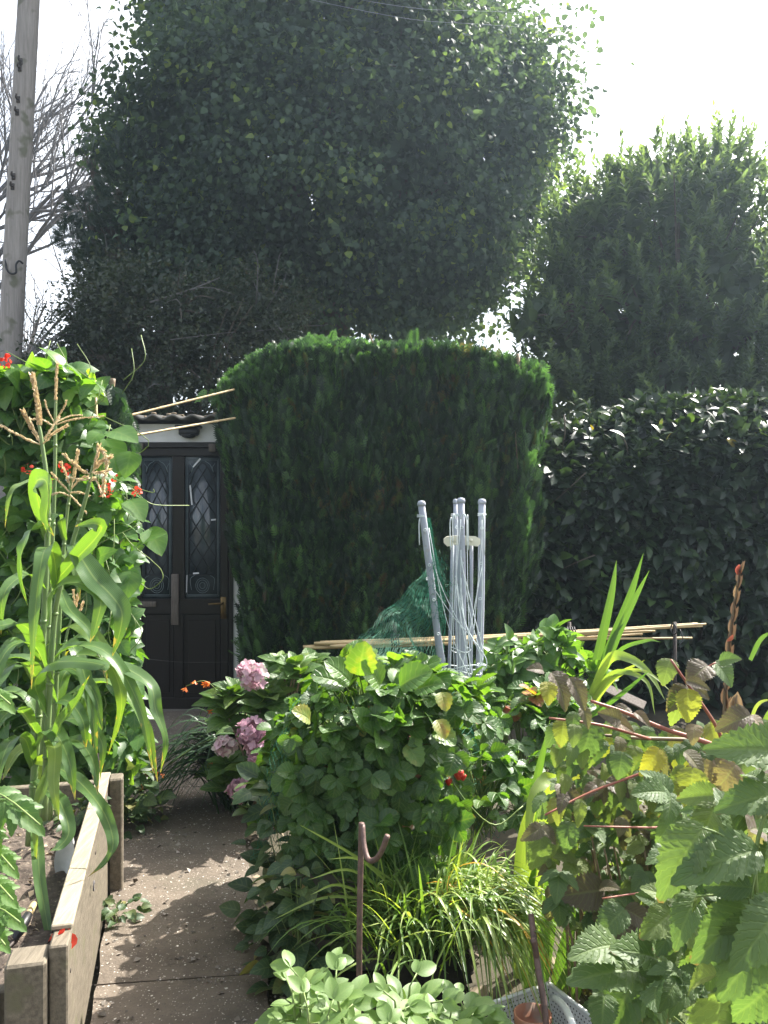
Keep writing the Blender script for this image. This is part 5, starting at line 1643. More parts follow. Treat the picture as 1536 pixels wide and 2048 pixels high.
def netting():
    t = thing("garden_net", "fine green garden netting draped like a tent from the airer over the strawberries", "net", (0.0, 3.4, 0))
    L = PL([(846, 1036, 4.02), (853, 1085, 4.03), (860, 1120, 4.02), (790, 1212, 3.8), (700, 1300, 3.55), (604, 1395, 3.25), (538, 1500, 3.02), (512, 1600, 2.9), (498, 1710, 2.85)])
    Fm = PL([(853, 1036, 4.03), (862, 1085, 4.04), (868, 1122, 4.04), (838, 1230, 3.86), (800, 1320, 3.45), (760, 1395, 2.98), (735, 1500, 2.84), (730, 1600, 2.84), (735, 1690, 2.86)])
    Rr = PL([(860, 1036, 4.08), (870, 1085, 4.1), (880, 1122, 4.12), (886, 1230, 4.1), (905, 1340, 4.05), (975, 1420, 3.7), (995, 1490, 3.5), (1012, 1570, 3.35), (1014, 1660, 3.2)])
    NV, NU = 96, 42
    L, Fm, Rr = catmull(L, NV), catmull(Fm, NV), catmull(Rr, NV)

    def surf(i, u):
        u = u[:, None]
        q = L[i] * (2 * (u - .5) * (u - 1)) + Fm[i] * (4 * u * (1 - u)) + Rr[i] * (2 * u * (u - .5))
        return q
    nodes = []
    for i in range(NV):
        u = (np.arange(NU) + .5 * (i % 2)) / (NU - .5)
        q = surf(i, u)
        f = i / NV
        w = np.array([[mnoise.noise(Vector(a * 6)), mnoise.noise(Vector(a * 6 + 11)), mnoise.noise(Vector(a * 6 + 23))] for a in q])
        w2 = np.array([[mnoise.noise(Vector((a[0] * 30, k * .01, a[1] * 4)))] for k, a in enumerate(q)])
        nodes.append(q + w * .045 * min(1, f * 2.2) + w2 * .012 + rng.normal(size=q.shape) * .0016)
    nodes = np.array(nodes)
    a, b = [], []
    for i in range(NV - 1):
        j = np.arange(NU)
        if i % 2 == 0:
            a.append(nodes[i][j]); b.append(nodes[i + 1][j])
            a.append(nodes[i][j[1:]]); b.append(nodes[i + 1][j[:-1]])
        else:
            a.append(nodes[i][j]); b.append(nodes[i + 1][j])
            a.append(nodes[i][j[:-1]]); b.append(nodes[i + 1][j[1:]])
    a, b = np.concatenate(a), np.concatenate(b)

    def strands(mb, a, b, rad):
        n = len(a)
        t_ = nrm(b - a)
        u = nrm(np.cross(t_, np.array([.31, .87, .39])))
        w = np.cross(t_, u)
        ring = [u, -u * .5 + w * .87, -u * .5 - w * .87]
        v = np.stack([a + r_ * rad for r_ in ring] + [b + r_ * rad for r_ in ring], 1).reshape(-1, 3)
        o = (np.arange(n) * 6)[:, None]
        f = np.concatenate([o + np.array([[k, (k + 1) % 3, (k + 1) % 3 + 3, k + 3]]) for k in range(3)])
        mb.add(v, [f])
    m = MB()
    strands(m, a, b, .00075)
    m.build("mesh_sheet", M['net'], t)
    # bunched end hanging at the peak
    m2 = MB()
    k = 450
    c = PL([(872, 1118, 3.9), (878, 1150, 3.9), (876, 1200, 3.92), (872, 1240, 3.93)])
    cc = catmull(c, 60)
    i = rng.integers(0, 56, k)
    wd = np.interp(i, [0, 20, 56], [.022, .035, .012])
    a = cc[i] + rng.normal(size=(k, 3)) * wd[:, None]
    b = a + rng.normal(size=(k, 3)) * .012 + np.array([0, 0, -.012])
    strands(m2, a, b, .0009)
    m2.build("bunched_end", M['net'], t)


# ================================================================== MIDDLE PLANTS
def bush(mb, tm, c, rad, n, size, tri=True, up=.7, hemi=-.35, tone=(.45, .2), pet=None, droop=.35, lo=.55, spread=72, side=.9, norm_out=.5):
    """leaves over a dome; pet = stem MB"""
    d = rdir(n * 3)
    d = d[d[:, 2] > hemi][:n]
    n = len(d)
    rr = rng.uniform(lo, 1.0, n) ** .6
    c = np.asarray(c, float)
    p = c + d * np.asarray(rad) * rr[:, None]
    D = nrm(d * np.array([1, 1, .4]) + np.array([0, 0, -.1]) + rng.normal(size=(n, 3)) * .4)
    N = nrm(d * norm_out + np.array([0, 0, up]) + rng.normal(size=(n, 3)) * .42)
    S = rng.uniform(size[0], size[1], n)
    tn = np.clip(rng.normal(tone[0], tone[1], n), 0, 1)
    if tri:
        P2, D2, N2, S2 = trifol(p, D, N, S, spread, side)
        scatter(mb, tm, P2, D2, N2, S2, np.tile(tn, 3), droop=rng.uniform(0, droop, len(P2)))
    else:
        scatter(mb, tm, p, D, N, S, tn, droop=rng.uniform(0, droop, n))
    if pet is not None:
        root = c - np.array([0, 0, rad[2] * .6])
        for q, dd in zip(p, D):
            m = root * .35 + q * .65 + np.array([0, 0, .04])
            tube(pet, [root + rng.normal(size=3) * .03, m, q + dd * .004], [.0026, .0022, .0018], k=4, n=6, cap=False)
    return p


def strawberries():
    d = 2.92
    # stacked stone pier carrying the terracotta planter
    c = P(725, 1024, d)
    sp = MB()
    for k, (z0, z1, h) in enumerate(((-.03, .16, .20), (.163, .36, .185))):
        box(sp, (c[0] - .06 + .015 * k, d + .03, (z0 + z1) / 2), (h, h, (z1 - z0) / 2), None, .015)
    o = sp.build("stone_pedestal", M['stone'])
    tag(o, "rough pale stone block pedestal under the strawberry pot, beside the path", "pedestal")
    pt = MB()
    pr = [(.13, 0), (.145, .01), (.20, .22), (.215, .24), (.235, .245), (.235, .29), (.215, .295), (.205, .29), (.195, .26), (.02, .255)]
    lathe(pt, (c[0] + .03, d + .02, .365), pr, k=36)
    o = pt.build("terracotta_pot", M['terracotta'])
    tag(o, "terracotta pot hidden under hanging strawberry leaves on the stone pedestal", "plant pot")
    t = thing("strawberry_plant", "big domed strawberry plant spilling over the terracotta pot under green net", "plant", (c[0], d, .62))
    mb, st = MB(), MB()
    bush(mb, T_straw, P(750, 1440, d), (.275, .30, .25), 125, (.04, .098), pet=st, tone=(.5, .22))
    bush(mb, T_straw, P(632, 1600, d + .02), (.13, .22, .18), 60, (.035, .085), tone=(.4, .2))
    bush(mb, T_straw, P(685, 1455, d - .05), (.16, .22, .17), 52, (.04, .09), pet=st, tone=(.5, .22))
    bush(mb, T_straw, P(850, 1420, d), (.23, .24, .18), 62, (.035, .09), pet=st, tone=(.55, .25))
    bush(mb, T_straw, P(604, 1535, 3.3), (.15, .26, .29), 120, (.04, .085), pet=st, tone=(.42, .2))
    # hanging skirt
    n = 210
    x = rng.uniform(575, 930, n); y = rng.uniform(1470, 1740, n)
    dep = d - .27 + rng.uniform(-.08, .12, n) + .10 * np.abs((x - 740) / 180)
    p = np.stack([(x - 768) * dep / F_PX, dep, EYE + (1024 - y) * dep / F_PX], -1)
    P2, D2, N2, S2 = trifol(p, np.array([0, -.35, -.8]) + rng.normal(size=(n, 3)) * .35, np.array([.1, -.8, .55]) + rng.normal(size=(n, 3)) * .4, rng.uniform(.035, .08, n), 70, .9)
    scatter(mb, T_straw, P2, D2, N2, S2, np.tile(np.clip(rng.normal(.35, .2, n), 0, .95), 3), droop=rng.uniform(0, .3, len(P2)))
    # hero top leaves
    for (bx, by, tx, ty, r) in ((700, 1365, 668, 1325, .75), (718, 1350, 726, 1300, .9), (690, 1370, 640, 1345, .6), (760, 1370, 740, 1330, .85), (800, 1372, 845, 1340, .7), (830, 1380, 870, 1362, .6), (735, 1455, 770, 1425, .5), (735, 1455, 720, 1425, .5), (812, 1490, 840, 1520, .9), (868, 1462, 905, 1478, .9), (620, 1440, 598, 1420, .93), (882, 1385, 892, 1412, .96), (874, 1440, 890, 1466, .94), (760, 1545, 735, 1585, .6), (765, 1545, 785, 1580, .9)):
        a, b = P(bx, by, d - .27), P(tx, ty, d - .31)
        scatter(mb, T_straw, a[None], (b - a)[None], np.array([[.1, -.65, .7]]), np.linalg.norm(b - a) * 1.15, r, droop=.1)
    mb.build("leaves", M['straw'], t)
    # runners
    for pl in ([(640, 1510, 2.75), (634, 1600, 2.70), (628, 1680, 2.70)], [(880, 1520, 2.75), (930, 1600, 2.7), (990, 1650, 2.75), (1046, 1612, 2.8)], [(600, 1500, 2.8), (560, 1560, 2.85), (522, 1615, 2.9)], [(840, 1560, 2.75), (905, 1640, 2.7), (925, 1690, 2.7)]):
        tube(st, PL(pl), .0022, k=5, n=16)
    st.build("stem", M['stem_g'], t)
    a = MB()
    for (bx, by, tx, ty) in ((515, 1630, 503, 1655), (515, 1630, 530, 1640), (515, 1630, 512, 1615), (515, 1630, 522, 1650)):
        p, q = P(bx, by, 2.9), P(tx, ty, 2.87)
        scatter(a, T_straw, p[None], (q - p)[None], np.array([[.2, -.7, .6]]), .055, .8)
    a.build("plantlet", M['straw'], t)
    for (x, y, s) in ((917, 1547, .020), (926, 1553, .013), (897, 1562, .014)):
        f = MB()
        c = P(x, y, 2.72)
        lathe(f, c, [(.001, -s * 1.15), (s * .35, -s * .95), (s * .75, -s * .3), (s * .92, s * .25), (s * .7, s * .62), (s * .2, s * .75)], k=14)
        fr = f.build("strawberry", M['fruit'], t)
        k = MB()
        th = np.arange(6) * 1.047
        D = np.stack([np.cos(th), np.sin(th), np.full(6, -.1)], -1)
        scatter(k, T_small, np.repeat((c + [0, 0, s * .75])[None], 6, 0), D, np.array([0, 0, 1.]), s * .9, .6)
        tube(k, [c + [0, 0, s * .7], c + [.004, .005, s * 2], c + [.01, .06, s * 3.2]], .0015, k=4, n=7)
        k.build("calyx", M['straw'], fr)


def hydrangea():
    d = 4.2
    c = P(545, 1450, d)
    t = thing("hydrangea_bush", "leafy hydrangea with faded pink mophead flowers beside the path", "shrub", (c[0], d, 0))
    mb, st = MB(), MB()
    tops = []
    for i in range(30):
        x, y = rng.uniform(455, 660), rng.uniform(1315, 1590)
        if y > 1500: x = rng.uniform(450, 570)
        tops.append((x, y, d + rng.uniform(-.28, .2)))
    tops += [(590, 1335, d - .2), (560, 1330, d - .1), (625, 1330, d), (470, 1385, d - .2), (450, 1400, d - .2), (520, 1420, d - .25), (460, 1530, d - .25), (500, 1540, d - .3), (540, 1400, d - .25)]
    for (x, y, dd) in tops:
        p = P(x, y, dd)
        base = np.array([c[0] + rng.normal() * .08, d + rng.normal() * .08, 0.0])
        tube(st, [base, (base + p) / 2 + rng.normal(size=3) * .03, p], [.008, .006, .004], k=5, n=8)
        for k, (n, el, s) in enumerate(((4, .55, .145), (4, 1.1, .12), (3, 1.9, .07))):
            th = rng.uniform(0, 6.28) + np.arange(n) * 2 * math.pi / n
            D = np.stack([np.cos(th), np.sin(th), np.full(n, el - .2)], -1) + rng.normal(size=(n, 3)) * .12
            N = np.stack([-np.cos(th) * .5, -np.sin(th) * .5 - .55, np.full(n, .9)], -1)
            scatter(mb, T_hyd, np.repeat((p + [0, 0, .02 * k - .02])[None], n, 0), D, N, s * rng.uniform(.8, 1.1, n), np.clip(rng.normal(.4, .2) + .12 * k, 0, 1), droop=rng.uniform(0, .35, n))
    mb.build("leaves", M['hyd'], t)
    st.build("stem", M['cane_brown'], t)
    for (x, y, R_, tone, dd) in ((508, 1352, .068, .78, 3.84), (497, 1342, .055, .75, 3.86), (505, 1464, .075, .38, 3.78), (517, 1500, .070, .55, 3.76), (480, 1582, .058, .55, 3.74), (452, 1492, .052, .9, 3.84), (546, 1499, .026, .5, 4.0), (600, 1345, .03, .6, 4.05), (637, 1345, .03, .5, 4.05)):
        f = MB()
        n = max(14, int(75 * (R_ / .075) ** 2))
        dv = rdir(n)
        R_ = R_ * .84
        q = P(x, y, dd) + dv * np.array([R_, R_, R_ * .85]) * rng.uniform(.72, 1.12, (n, 1))
        u = nrm(np.cross(dv, rdir(n)))
        w = np.cross(dv, u)
        tn = np.clip(tone + rng.normal(0, .2, n), 0, 1)
        dv = nrm(dv + rng.normal(size=(n, 3)) * .35)
        u = nrm(np.cross(dv, rdir(n)))
        w = np.cross(dv, u)
        for k in range(4):
            a = k * math.pi / 2
            D = u * math.cos(a) + w * math.sin(a) + dv * .18
            scatter(f, T_petal, q, D, dv, .026 * rng.uniform(.85, 1.1, n), tn)
        f.build("flower_head", M['hydfl'], t)


def crocosmia():
    d = 4.2
    b = P(472, 1500, d); b[2] = .0
    t = thing("crocosmia_clump", "dark strappy clump arching over the path with small orange flowers", "plant", b)
    mb = MB()
    n = 130
    base = b + np.stack([rng.normal(0, .07, n), rng.normal(0, .08, n), rng.uniform(.2, .36, n)], -1)
    D = np.stack([rng.uniform(-1.9, -.1, n), rng.normal(-.1, .3, n), rng.uniform(.5, 1.0, n)], -1)
    blades(mb, base, D, rng.uniform(.38, .62, n), rng.uniform(.016, .028, n), rng.uniform(.7, 1.2, n), rng.random(n), n=10)
    base = b + np.stack([rng.normal(0, .05, n), rng.normal(0, .05, n), np.full(n, .0)], -1)
    blades(mb, base, np.stack([rng.normal(-.2, .3, n), rng.normal(0, .2, n), np.full(n, 1.0)], -1), rng.uniform(.3, .5, n), .014, .2, rng.random(n))
    mb.build("leaves", M['darkgrass'], t)
    st, fl = MB(), None
    tube(st, PL([(470, 1440, 4.15), (440, 1390, 4.05), (410, 1362, 4.0), (372, 1372, 4.0)]), .0025, k=5, n=14)
    tube(st, PL([(470, 1520, 4.15), (430, 1480, 4.05), (380, 1500, 4.0), (318, 1545, 3.95)]), .0022, k=5, n=14)
    st.build("stem", M['stem_g'], t)
    for (x, y) in ((372, 1374), (390, 1360), (413, 1366), (420, 1364), (424, 1422), (318, 1545), (330, 1548), (300, 1542), (288, 1578), (424, 1524)):
        f = MB()
        c = P(x, y, 4.0)
        k = 6
        ax = nrm(np.array([-.4, -.5, -.3]) + rng.normal(size=3) * .3)
        u = nrm(np.cross(ax, [0, 0, 1.0])); w = np.cross(ax, u)
        th = np.arange(k) * 1.047
        D = ax * .9 + (u * np.cos(th)[:, None] + w * np.sin(th)[:, None]) * .7
        scatter(f, T_lance, np.repeat(c[None], k, 0), D, ax, .028)
        f.build("flower", M['orange'], t)


def sedge():
    d = 2.62
    b = P(835, 1835, d)
    t = thing("sedge_clump", "arching yellow green sedge with dry orange blades behind the low bean leaves", "plant", (b[0], d, 0))
    tub = MB()
    n = 620
    base = b + np.stack([rng.normal(0, .095, n), rng.normal(0, .08, n), rng.normal(-.06, .02, n)], -1)
    th = rng.uniform(0, 6.28, n)
    sp = rng.uniform(.1, 1.5, n)
    D = np.stack([np.cos(th) * sp, np.sin(th) * sp * .9, np.full(n, 1.0)], -1)
    mb = MB()
    tone = np.clip(rng.normal(.46, .2, n), 0, .84)
    L = rng.uniform(.28, .54, n)
    blades(mb, base, D, L, rng.uniform(.007, .0135, n), rng.uniform(.15, .75, n), tone, n=9)
    # thick drooping skirt to the right, with dry blades
    n = 330
    base = P(930, 1790, d - .05) + np.stack([rng.normal(0, .06, n), rng.normal(0, .07, n), rng.normal(0, .02, n)], -1)
    D = np.stack([rng.uniform(-.1, 1.6, n), rng.normal(-.35, .5, n), rng.uniform(.2, .9, n)], -1)
    tone = np.clip(rng.normal(.55, .18, n), 0, .85)
    dry = rng.random(n) < .09
    tone[dry] = rng.uniform(.88, 1.0, dry.sum())
    blades(mb, base, D, rng.uniform(.22, .36, n), rng.uniform(.006, .011, n), rng.uniform(.7, 1.4, n), tone, n=9)
    # few long stragglers to the left
    for (x0, y0, x1, y1, x2, y2) in ((760, 1800, 650, 1795, 545, 1840), (770, 1810, 680, 1770, 620, 1790), (790, 1780, 720, 1720, 655, 1718), (780, 1790, 700, 1740, 615, 1760), (800, 1770, 690, 1700, 600, 1650)):
        ribbon(mb, PL([(x0, y0, d), (x1, y1, d - .1), (x2, y2, d - .2)]), .009, n=14, r=.7)
    mb.build("blades", M['sedge'], t)
    rt = MB()
    bumpy(rt, (b[0] + .04, d, .08), (.13, .12, .13), amp=.4, fr=5)
    rt.build("root_clump", M['core'], t)


def shepherd_hook(label, rod, hook):
    base = P(*rod[-1])
    t = thing("garden_hook", label, "hook", (base[0], base[1], 0), "rusty garden hooks")
    mb = MB()
    pts = list(PL(rod))
    e = pts[-1].copy(); e[2] = -.1
    dv = pts[-1] - pts[-2]
    e[0] += dv[0] * .3
    tube(mb, pts + [e], .0085, k=10, n=30)
    mb.build("rod", M['rust'], t)
    h = MB()
    tube(h, PL(hook), .0075, k=10, n=26)
    h.build("curl", M['rust'], t)


def hooks():
    shepherd_hook("rusty garden hook with U shaped curl standing before the sedge clump", [(723, 1646, 2.3), (722, 1700, 2.3), (719, 1850, 2.28), (718, 2048, 2.25)], [(725, 1650, 2.3), (728, 1690, 2.27), (737, 1719, 2.24), (752, 1718, 2.22), (764, 1700, 2.2), (775, 1671, 2.19)])
    shepherd_hook("rusty garden hook seen end on beside the white perforated tray", [(1062, 1829, 2.3), (1066, 1862, 2.27), (1075, 1930, 2.22), (1092, 2048, 2.16)], [(1066, 1880, 2.2), (1069, 1892, 2.21), (1073, 1915, 2.23)])


def tray_and_pot():
    t = thing("plant_tray", "white perforated plastic tray at the bottom edge beside the rusty hook", "tray", (P(1035, 2048, 2.2)[0], 2.2, 0))
    mb = MB()
    a, b = P(978, 2008, 2.3), P(1098, 2004, 2.4)
    z1, z0 = a[2], -.02
    ux = nrm(np.array([b[0] - a[0], b[1] - a[1], 0]))
    W = np.linalg.norm((b - a)[:2])
    uy = np.array([-ux[1], ux[0], 0])
    # solid walls; black discs stand in for the dark of the holes
    hm = MB()
    disc = (np.array([[.5 * math.cos(q), .5 * math.sin(q), 0] for q in np.arange(8) * math.pi / 4]), [np.array([list(range(8))])], np.zeros((8, 2)))

    def dotted(o, u, w):
        nn = np.cross([0, 0, 1.], u)
        box(mb, o + u * (w / 2) + np.array([0, 0, (z0 + z1) / 2]), (w / 2 - .002, .0012, (z1 - z0) / 2), np.stack([u, nn, [0, 0, 1.]]))
        cx, cz = np.meshgrid(np.arange(.014, w - .01, .0125), np.arange(z0 + .014, z1 - .012, .0125), indexing='ij')
        cx = cx + (np.round((cz - z0) / .0125) % 2) * .00625
        pts = o + u * cx.ravel()[:, None] + np.array([0, 0, 1.]) * cz.ravel()[:, None]
        for sd in (1, -1):
            scatter(hm, disc, pts + nn * .0019 * sd, np.array([0, 0, 1.]), nn * sd, .0052)
    o = np.array([a[0], a[1], 0.0])
    dotted(o, ux, W)
    dotted(o, -uy, .34); dotted(o + ux * W, -uy, .34); dotted(o - uy * .34, ux, W)
    rim = MB()
    q = [o, o + ux * W, o + ux * W - uy * .34, o - uy * .34, o]
    for i in range(4):
        tube(rim, [q[i] + [0, 0, z1], q[i + 1] + [0, 0, z1]], .006, k=6)
    pw = mb.build("dotted_wall", M['whiteplast'], t, smooth=False)
    tag(hm.build("dark_hole_disc", M['black'], pw, smooth=False), kind="stuff")
    rim.build("rim", M['whiteplast'], t)
    bt = MB()
    box(bt, o + ux * W / 2 - uy * .17 + np.array([0, 0, z0 - .004]), (W / 2, .17, .004), np.stack([ux, uy, [0, 0, 1.]]))
    bt.build("base", M['whiteplast'], t)
    p = MB()
    c = P(1068, 2035, 2.2)
    lathe(p, (c[0], 2.22, z0 + .002), [(.03, 0), (.032, .002), (.042, .135), (.049, .138), (.051, .175), (.046, .177), (.044, .14), (.005, .13)], k=28)
    o2 = p.build("flower_pot", M['terracotta'])
    tag(o2, "small terracotta flower pot standing in the white perforated tray", "plant pot")
    # old split bin edge right of it
    s = MB()
    tube(s, PL([(1105, 1992, 2.4), (1130, 2015, 2.25), (1150, 2060, 2.1)]), .010, k=8, n=8)
    tag(s.build("white_pipe", M['whiteplast']), "short white plastic pipe sloping down behind the rusty hook", "pipe")


def broad_beans():
    def plant(label, stems, tone):
        c = P(stems[0][0], stems[0][1], stems[0][2])
        t = thing("broad_bean_plant", label, "plant", (c[0], c[1], 0), "low bean plants at the bottom edge")
        mb, st = MB(), MB()
        for (x, y, d) in stems:
            tip = P(x, y + 42, d)
            base = np.array([tip[0] + rng.normal() * .02, tip[1] + .05, 0.])
            q = catmull([base, (base + tip) / 2 + rng.normal(size=3) * .015, tip], 12)
            tube(st, q, np.linspace(.006, .003, 12), k=6)
            n = 13
            s = np.linspace(.45, 1, n)
            p = np.array([q[int(v * 11)] for v in s])
            th = np.arange(n) * 2.4 + rng.uniform(0, 6)
            D = np.stack([np.cos(th), np.sin(th) - .2, rng.uniform(.1, .9, n)], -1)
            N = np.stack([-np.cos(th) * .5, -np.sin(th) * .4 - .35, np.full(n, .9)], -1) + rng.normal(size=(n, 3)) * .2
            # pairs of leaflets on a short stalk
            stalk = p + nrm(D) * .035
            for a, b in zip(p, stalk): tube(st, [a, b], .002, k=4)
            X = nrm(np.cross(D, N))
            for s_ in (-1, 1):
                scatter(mb, T_oval, stalk, nrm(D) + X * s_ * .65, N, rng.uniform(.046, .074, n) * (1.1 - .3 * (s > .9)), np.clip(rng.normal(tone, .2, n), 0, 1), droop=rng.uniform(0, .3, n))
        mb.build("leaves", M['broad'], t)
        st.build("stem", M['stem_g'], t)
    plant("pale low bean plant left of the rusty hook with U curl, at the bottom edge", [(600, 1915, 2.0), (645, 1905, 2.02), (670, 1930, 1.95), (615, 1975, 1.9), (655, 1990, 1.88), (585, 1945, 2.0)], .55)
    plant("pale low bean plant between the two rusty hooks, at the bottom edge", [(820, 1930, 2.0), (790, 1960, 1.92), (860, 1965, 1.95), (840, 2010, 1.88), (770, 2010, 1.85), (880, 2000, 1.9)], .6)
    plant("sparse bean shoot with oval leaves reaching toward the white tray", [(925, 1970, 2.05), (955, 1985, 2.05), (900, 1995, 1.98)], .45)


def sword_plant(label, leaves, name="gladiolus_plant", group=None, extra_pods=None):
    b = P(*leaves[0][0][0])
    t = thing(name, label, "plant", (b[0], b[1], 0), group)
    mb = MB()
    for L in leaves:
        kw = dict(L[2]) if len(L) > 2 else {}
        kw.setdefault('r', float(np.clip(rng.normal(.5, .25), 0, 1)))
        kw.setdefault('face', (.3, -1, .35))
        kw.setdefault('fold', .18)
        ribbon(mb, PL(L[0]), L[1], base=.8, **kw)
    mb.build("leaves", M['sword'], t)
    return t


def swords():
    sword_plant("three upright sword leaves against the dark laurel, above the potato leaves", [
        ([(1175, 1400, 4.3), (1200, 1290, 4.3), (1222, 1190, 4.3), (1233, 1120, 4.3)], .055), ([(1180, 1400, 4.32), (1225, 1280, 4.3), (1260, 1190, 4.28), (1287, 1106, 4.26)], .055), ([(1185, 1400, 4.2), (1235, 1270, 4.2), (1268, 1200, 4.2), (1299, 1140, 4.2)], .042),
        ([(1170, 1420, 4.2), (1230, 1310, 4.1), (1290, 1282, 4.05), (1322, 1284, 4.02)], .022), ([(1170, 1420, 4.15), (1215, 1320, 4.0), (1260, 1318, 3.95), (1300, 1350, 3.9), (1330, 1400, 3.85)], .05, dict(r=.8)),
        ([(1165, 1430, 4.1), (1220, 1360, 4.0), (1290, 1320, 3.95)], .025), ([(1165, 1440, 4.1), (1230, 1355, 4.0), (1290, 1343, 3.9), (1345, 1385, 3.8)], .022, dict(r=.95)), ([(1165, 1440, 4.1), (1220, 1350, 4.0), (1290, 1360, 3.9), (1310, 1430, 3.85)], .03, dict(r=.8)), ([(1190, 1430, 4.2), (1220, 1290, 4.2), (1248, 1245, 4.2)], .03), ([(1170, 1440, 4.0), (1240, 1390, 3.9), (1300, 1340, 3.85)], .025)])
    L = []
    for (x0, y0, x1, y1, x2, y2, w, r, dd) in ((1040, 1990, 1045, 1700, 1080, 1565, .062, .85, 2.75), (1060, 1990, 1080, 1780, 1120, 1620, .05, .5, 2.8), (1080, 2000, 1110, 1800, 1170, 1680, .045, .5, 2.7), (1100, 2010, 1140, 1850, 1200, 1720, .04, .4, 2.7), (1070, 2000, 1100, 1740, 1150, 1560, .04, .4, 2.9), (1055, 1980, 1062, 1640, 1100, 1440, .05, .6, 3.1), (1120, 2010, 1160, 1880, 1180, 1760, .035, .3, 2.65), (1060, 2000, 1050, 1850, 1075, 1700, .045, .5, 2.7), (1040, 2000, 1030, 1850, 1010, 1700, .03, .3, 2.8), (1140, 2020, 1185, 1900, 1240, 1780, .03, .5, 2.5), (1110, 1990, 1180, 1850, 1240, 1790, .03, .6, 2.55), (1090, 2000, 1090, 1850, 1110, 1700, .04, .35, 2.75), (1150, 2030, 1140, 1900, 1150, 1800, .035, .45, 2.6)):
        L.append(([(x0, y0, dd), (x1, y1, dd), (x2, y2, dd - .02)], w, dict(r=r)))
    L.append(([(1060, 1900, 2.7), (1080, 1700, 2.7), (1105, 1560, 2.68), (1065, 1600, 2.6), (1052, 1740, 2.55)], .055, dict(r=.9, face=(-.3, -1, .3))))
    sword_plant("dense stand of long pale sword leaves between the sedge and the raspberries", L, "gladiolus_plant")
    sword_plant("thin bright grassy blades at the far right behind the dry flower spike", [([(1495, 1480, 3.8), (1505, 1430, 3.8), (1520, 1405, 3.8), (1550, 1398, 3.8)], .02), ([(1480, 1500, 3.7), (1500, 1450, 3.7), (1540, 1440, 3.7)], .03), ([(1520, 1480, 3.7), (1530, 1440, 3.7), (1545, 1410, 3.7)], .03), ([(1500, 1320, 4.6), (1520, 1280, 4.6), (1545, 1262, 4.6)], .03)], "lily_plant")
    # dry flower spike
    b = P(1450, 1520, 3.5)
    t = thing("dry_flower_spike", "tall brown dried gladiolus spike with a red bud tip at the right", "plant", (b[0], b[1], 0))
    st = MB()
    sp = PL([(1470, 1900, 3.5), (1450, 1560, 3.5), (1448, 1460, 3.5), (1456, 1320, 3.48), (1468, 1220, 3.47), (1481, 1136, 3.46)])
    tube(st, sp, [.011, .009, .003], k=8, n=30)
    st.build("stem", M['cane_brown'], t)
    q = catmull(sp[2:], 40)
    pm = MB()
    for k in range(15):
        i = int(2 + k * 2.5)
        ax = nrm(q[min(i + 1, 39)] - q[i])
        sd = np.array([(-1) ** k * .13, -.12, 0])
        for e in range(2):
            scatter(pm, T_lance, q[i][None], (ax + sd * (.35 + .9 * e))[None], (np.array([(-1) ** k * (1 - 2 * e) * 1.3, -.8, .1]))[None], .105 - .003 * k, rng.uniform(.05, .75), wid=rng.uniform(.75, 1.0), droop=-.12)
    pm.build("pods", M['pod'], t)
    tip = MB()
    scatter(tip, T_lance, np.repeat(P(1476, 1150, 3.46)[None], 3, 0), np.array([[.2, 0, 1], [.35, -.1, 1], [.1, .1, 1]]), np.array([[0, -1, 0], [.5, -1, 0], [-.5, -1, 0]]), .045, 1.0, wid=1.4)
    tip.build("bud", M['pod'], t)
    tip = MB()
    scatter(tip, T_lance, P(1455, 1283, 3.45)[None], np.array([[.3, -.5, .6]]), np.array([[.4, -1, 0]]), .04, 1.0, wid=1.6)
    tip.build("bud", M['pod'], t)
    st2 = MB()
    b2 = P(1470, 1560, 3.4)
    t2 = thing("dry_flower_spike", "short brown seed stalk with a single split pod beside the tall dry spike", "plant", (b2[0], b2[1], 0))
    tube(st2, PL([(1475, 1900, 3.4), (1462, 1560, 3.4), (1468, 1440, 3.4), (1474, 1390, 3.4)]), [.009, .006, .003], k=7, n=14)
    st2.build("stem", M['cane_brown'], t2)
    p2 = MB()
    scatter(p2, T_lance, np.repeat(P(1468, 1432, 3.4)[None], 3, 0), np.array([[.2, 0, 1], [.1, -.1, 1], [.3, .1, 1]]), np.array([[0, -1, 0], [-.6, -1, 0], [.6, -1, 0]]), .1, .75, wid=1.3)
    p2.build("pods", M['pod'], t2)


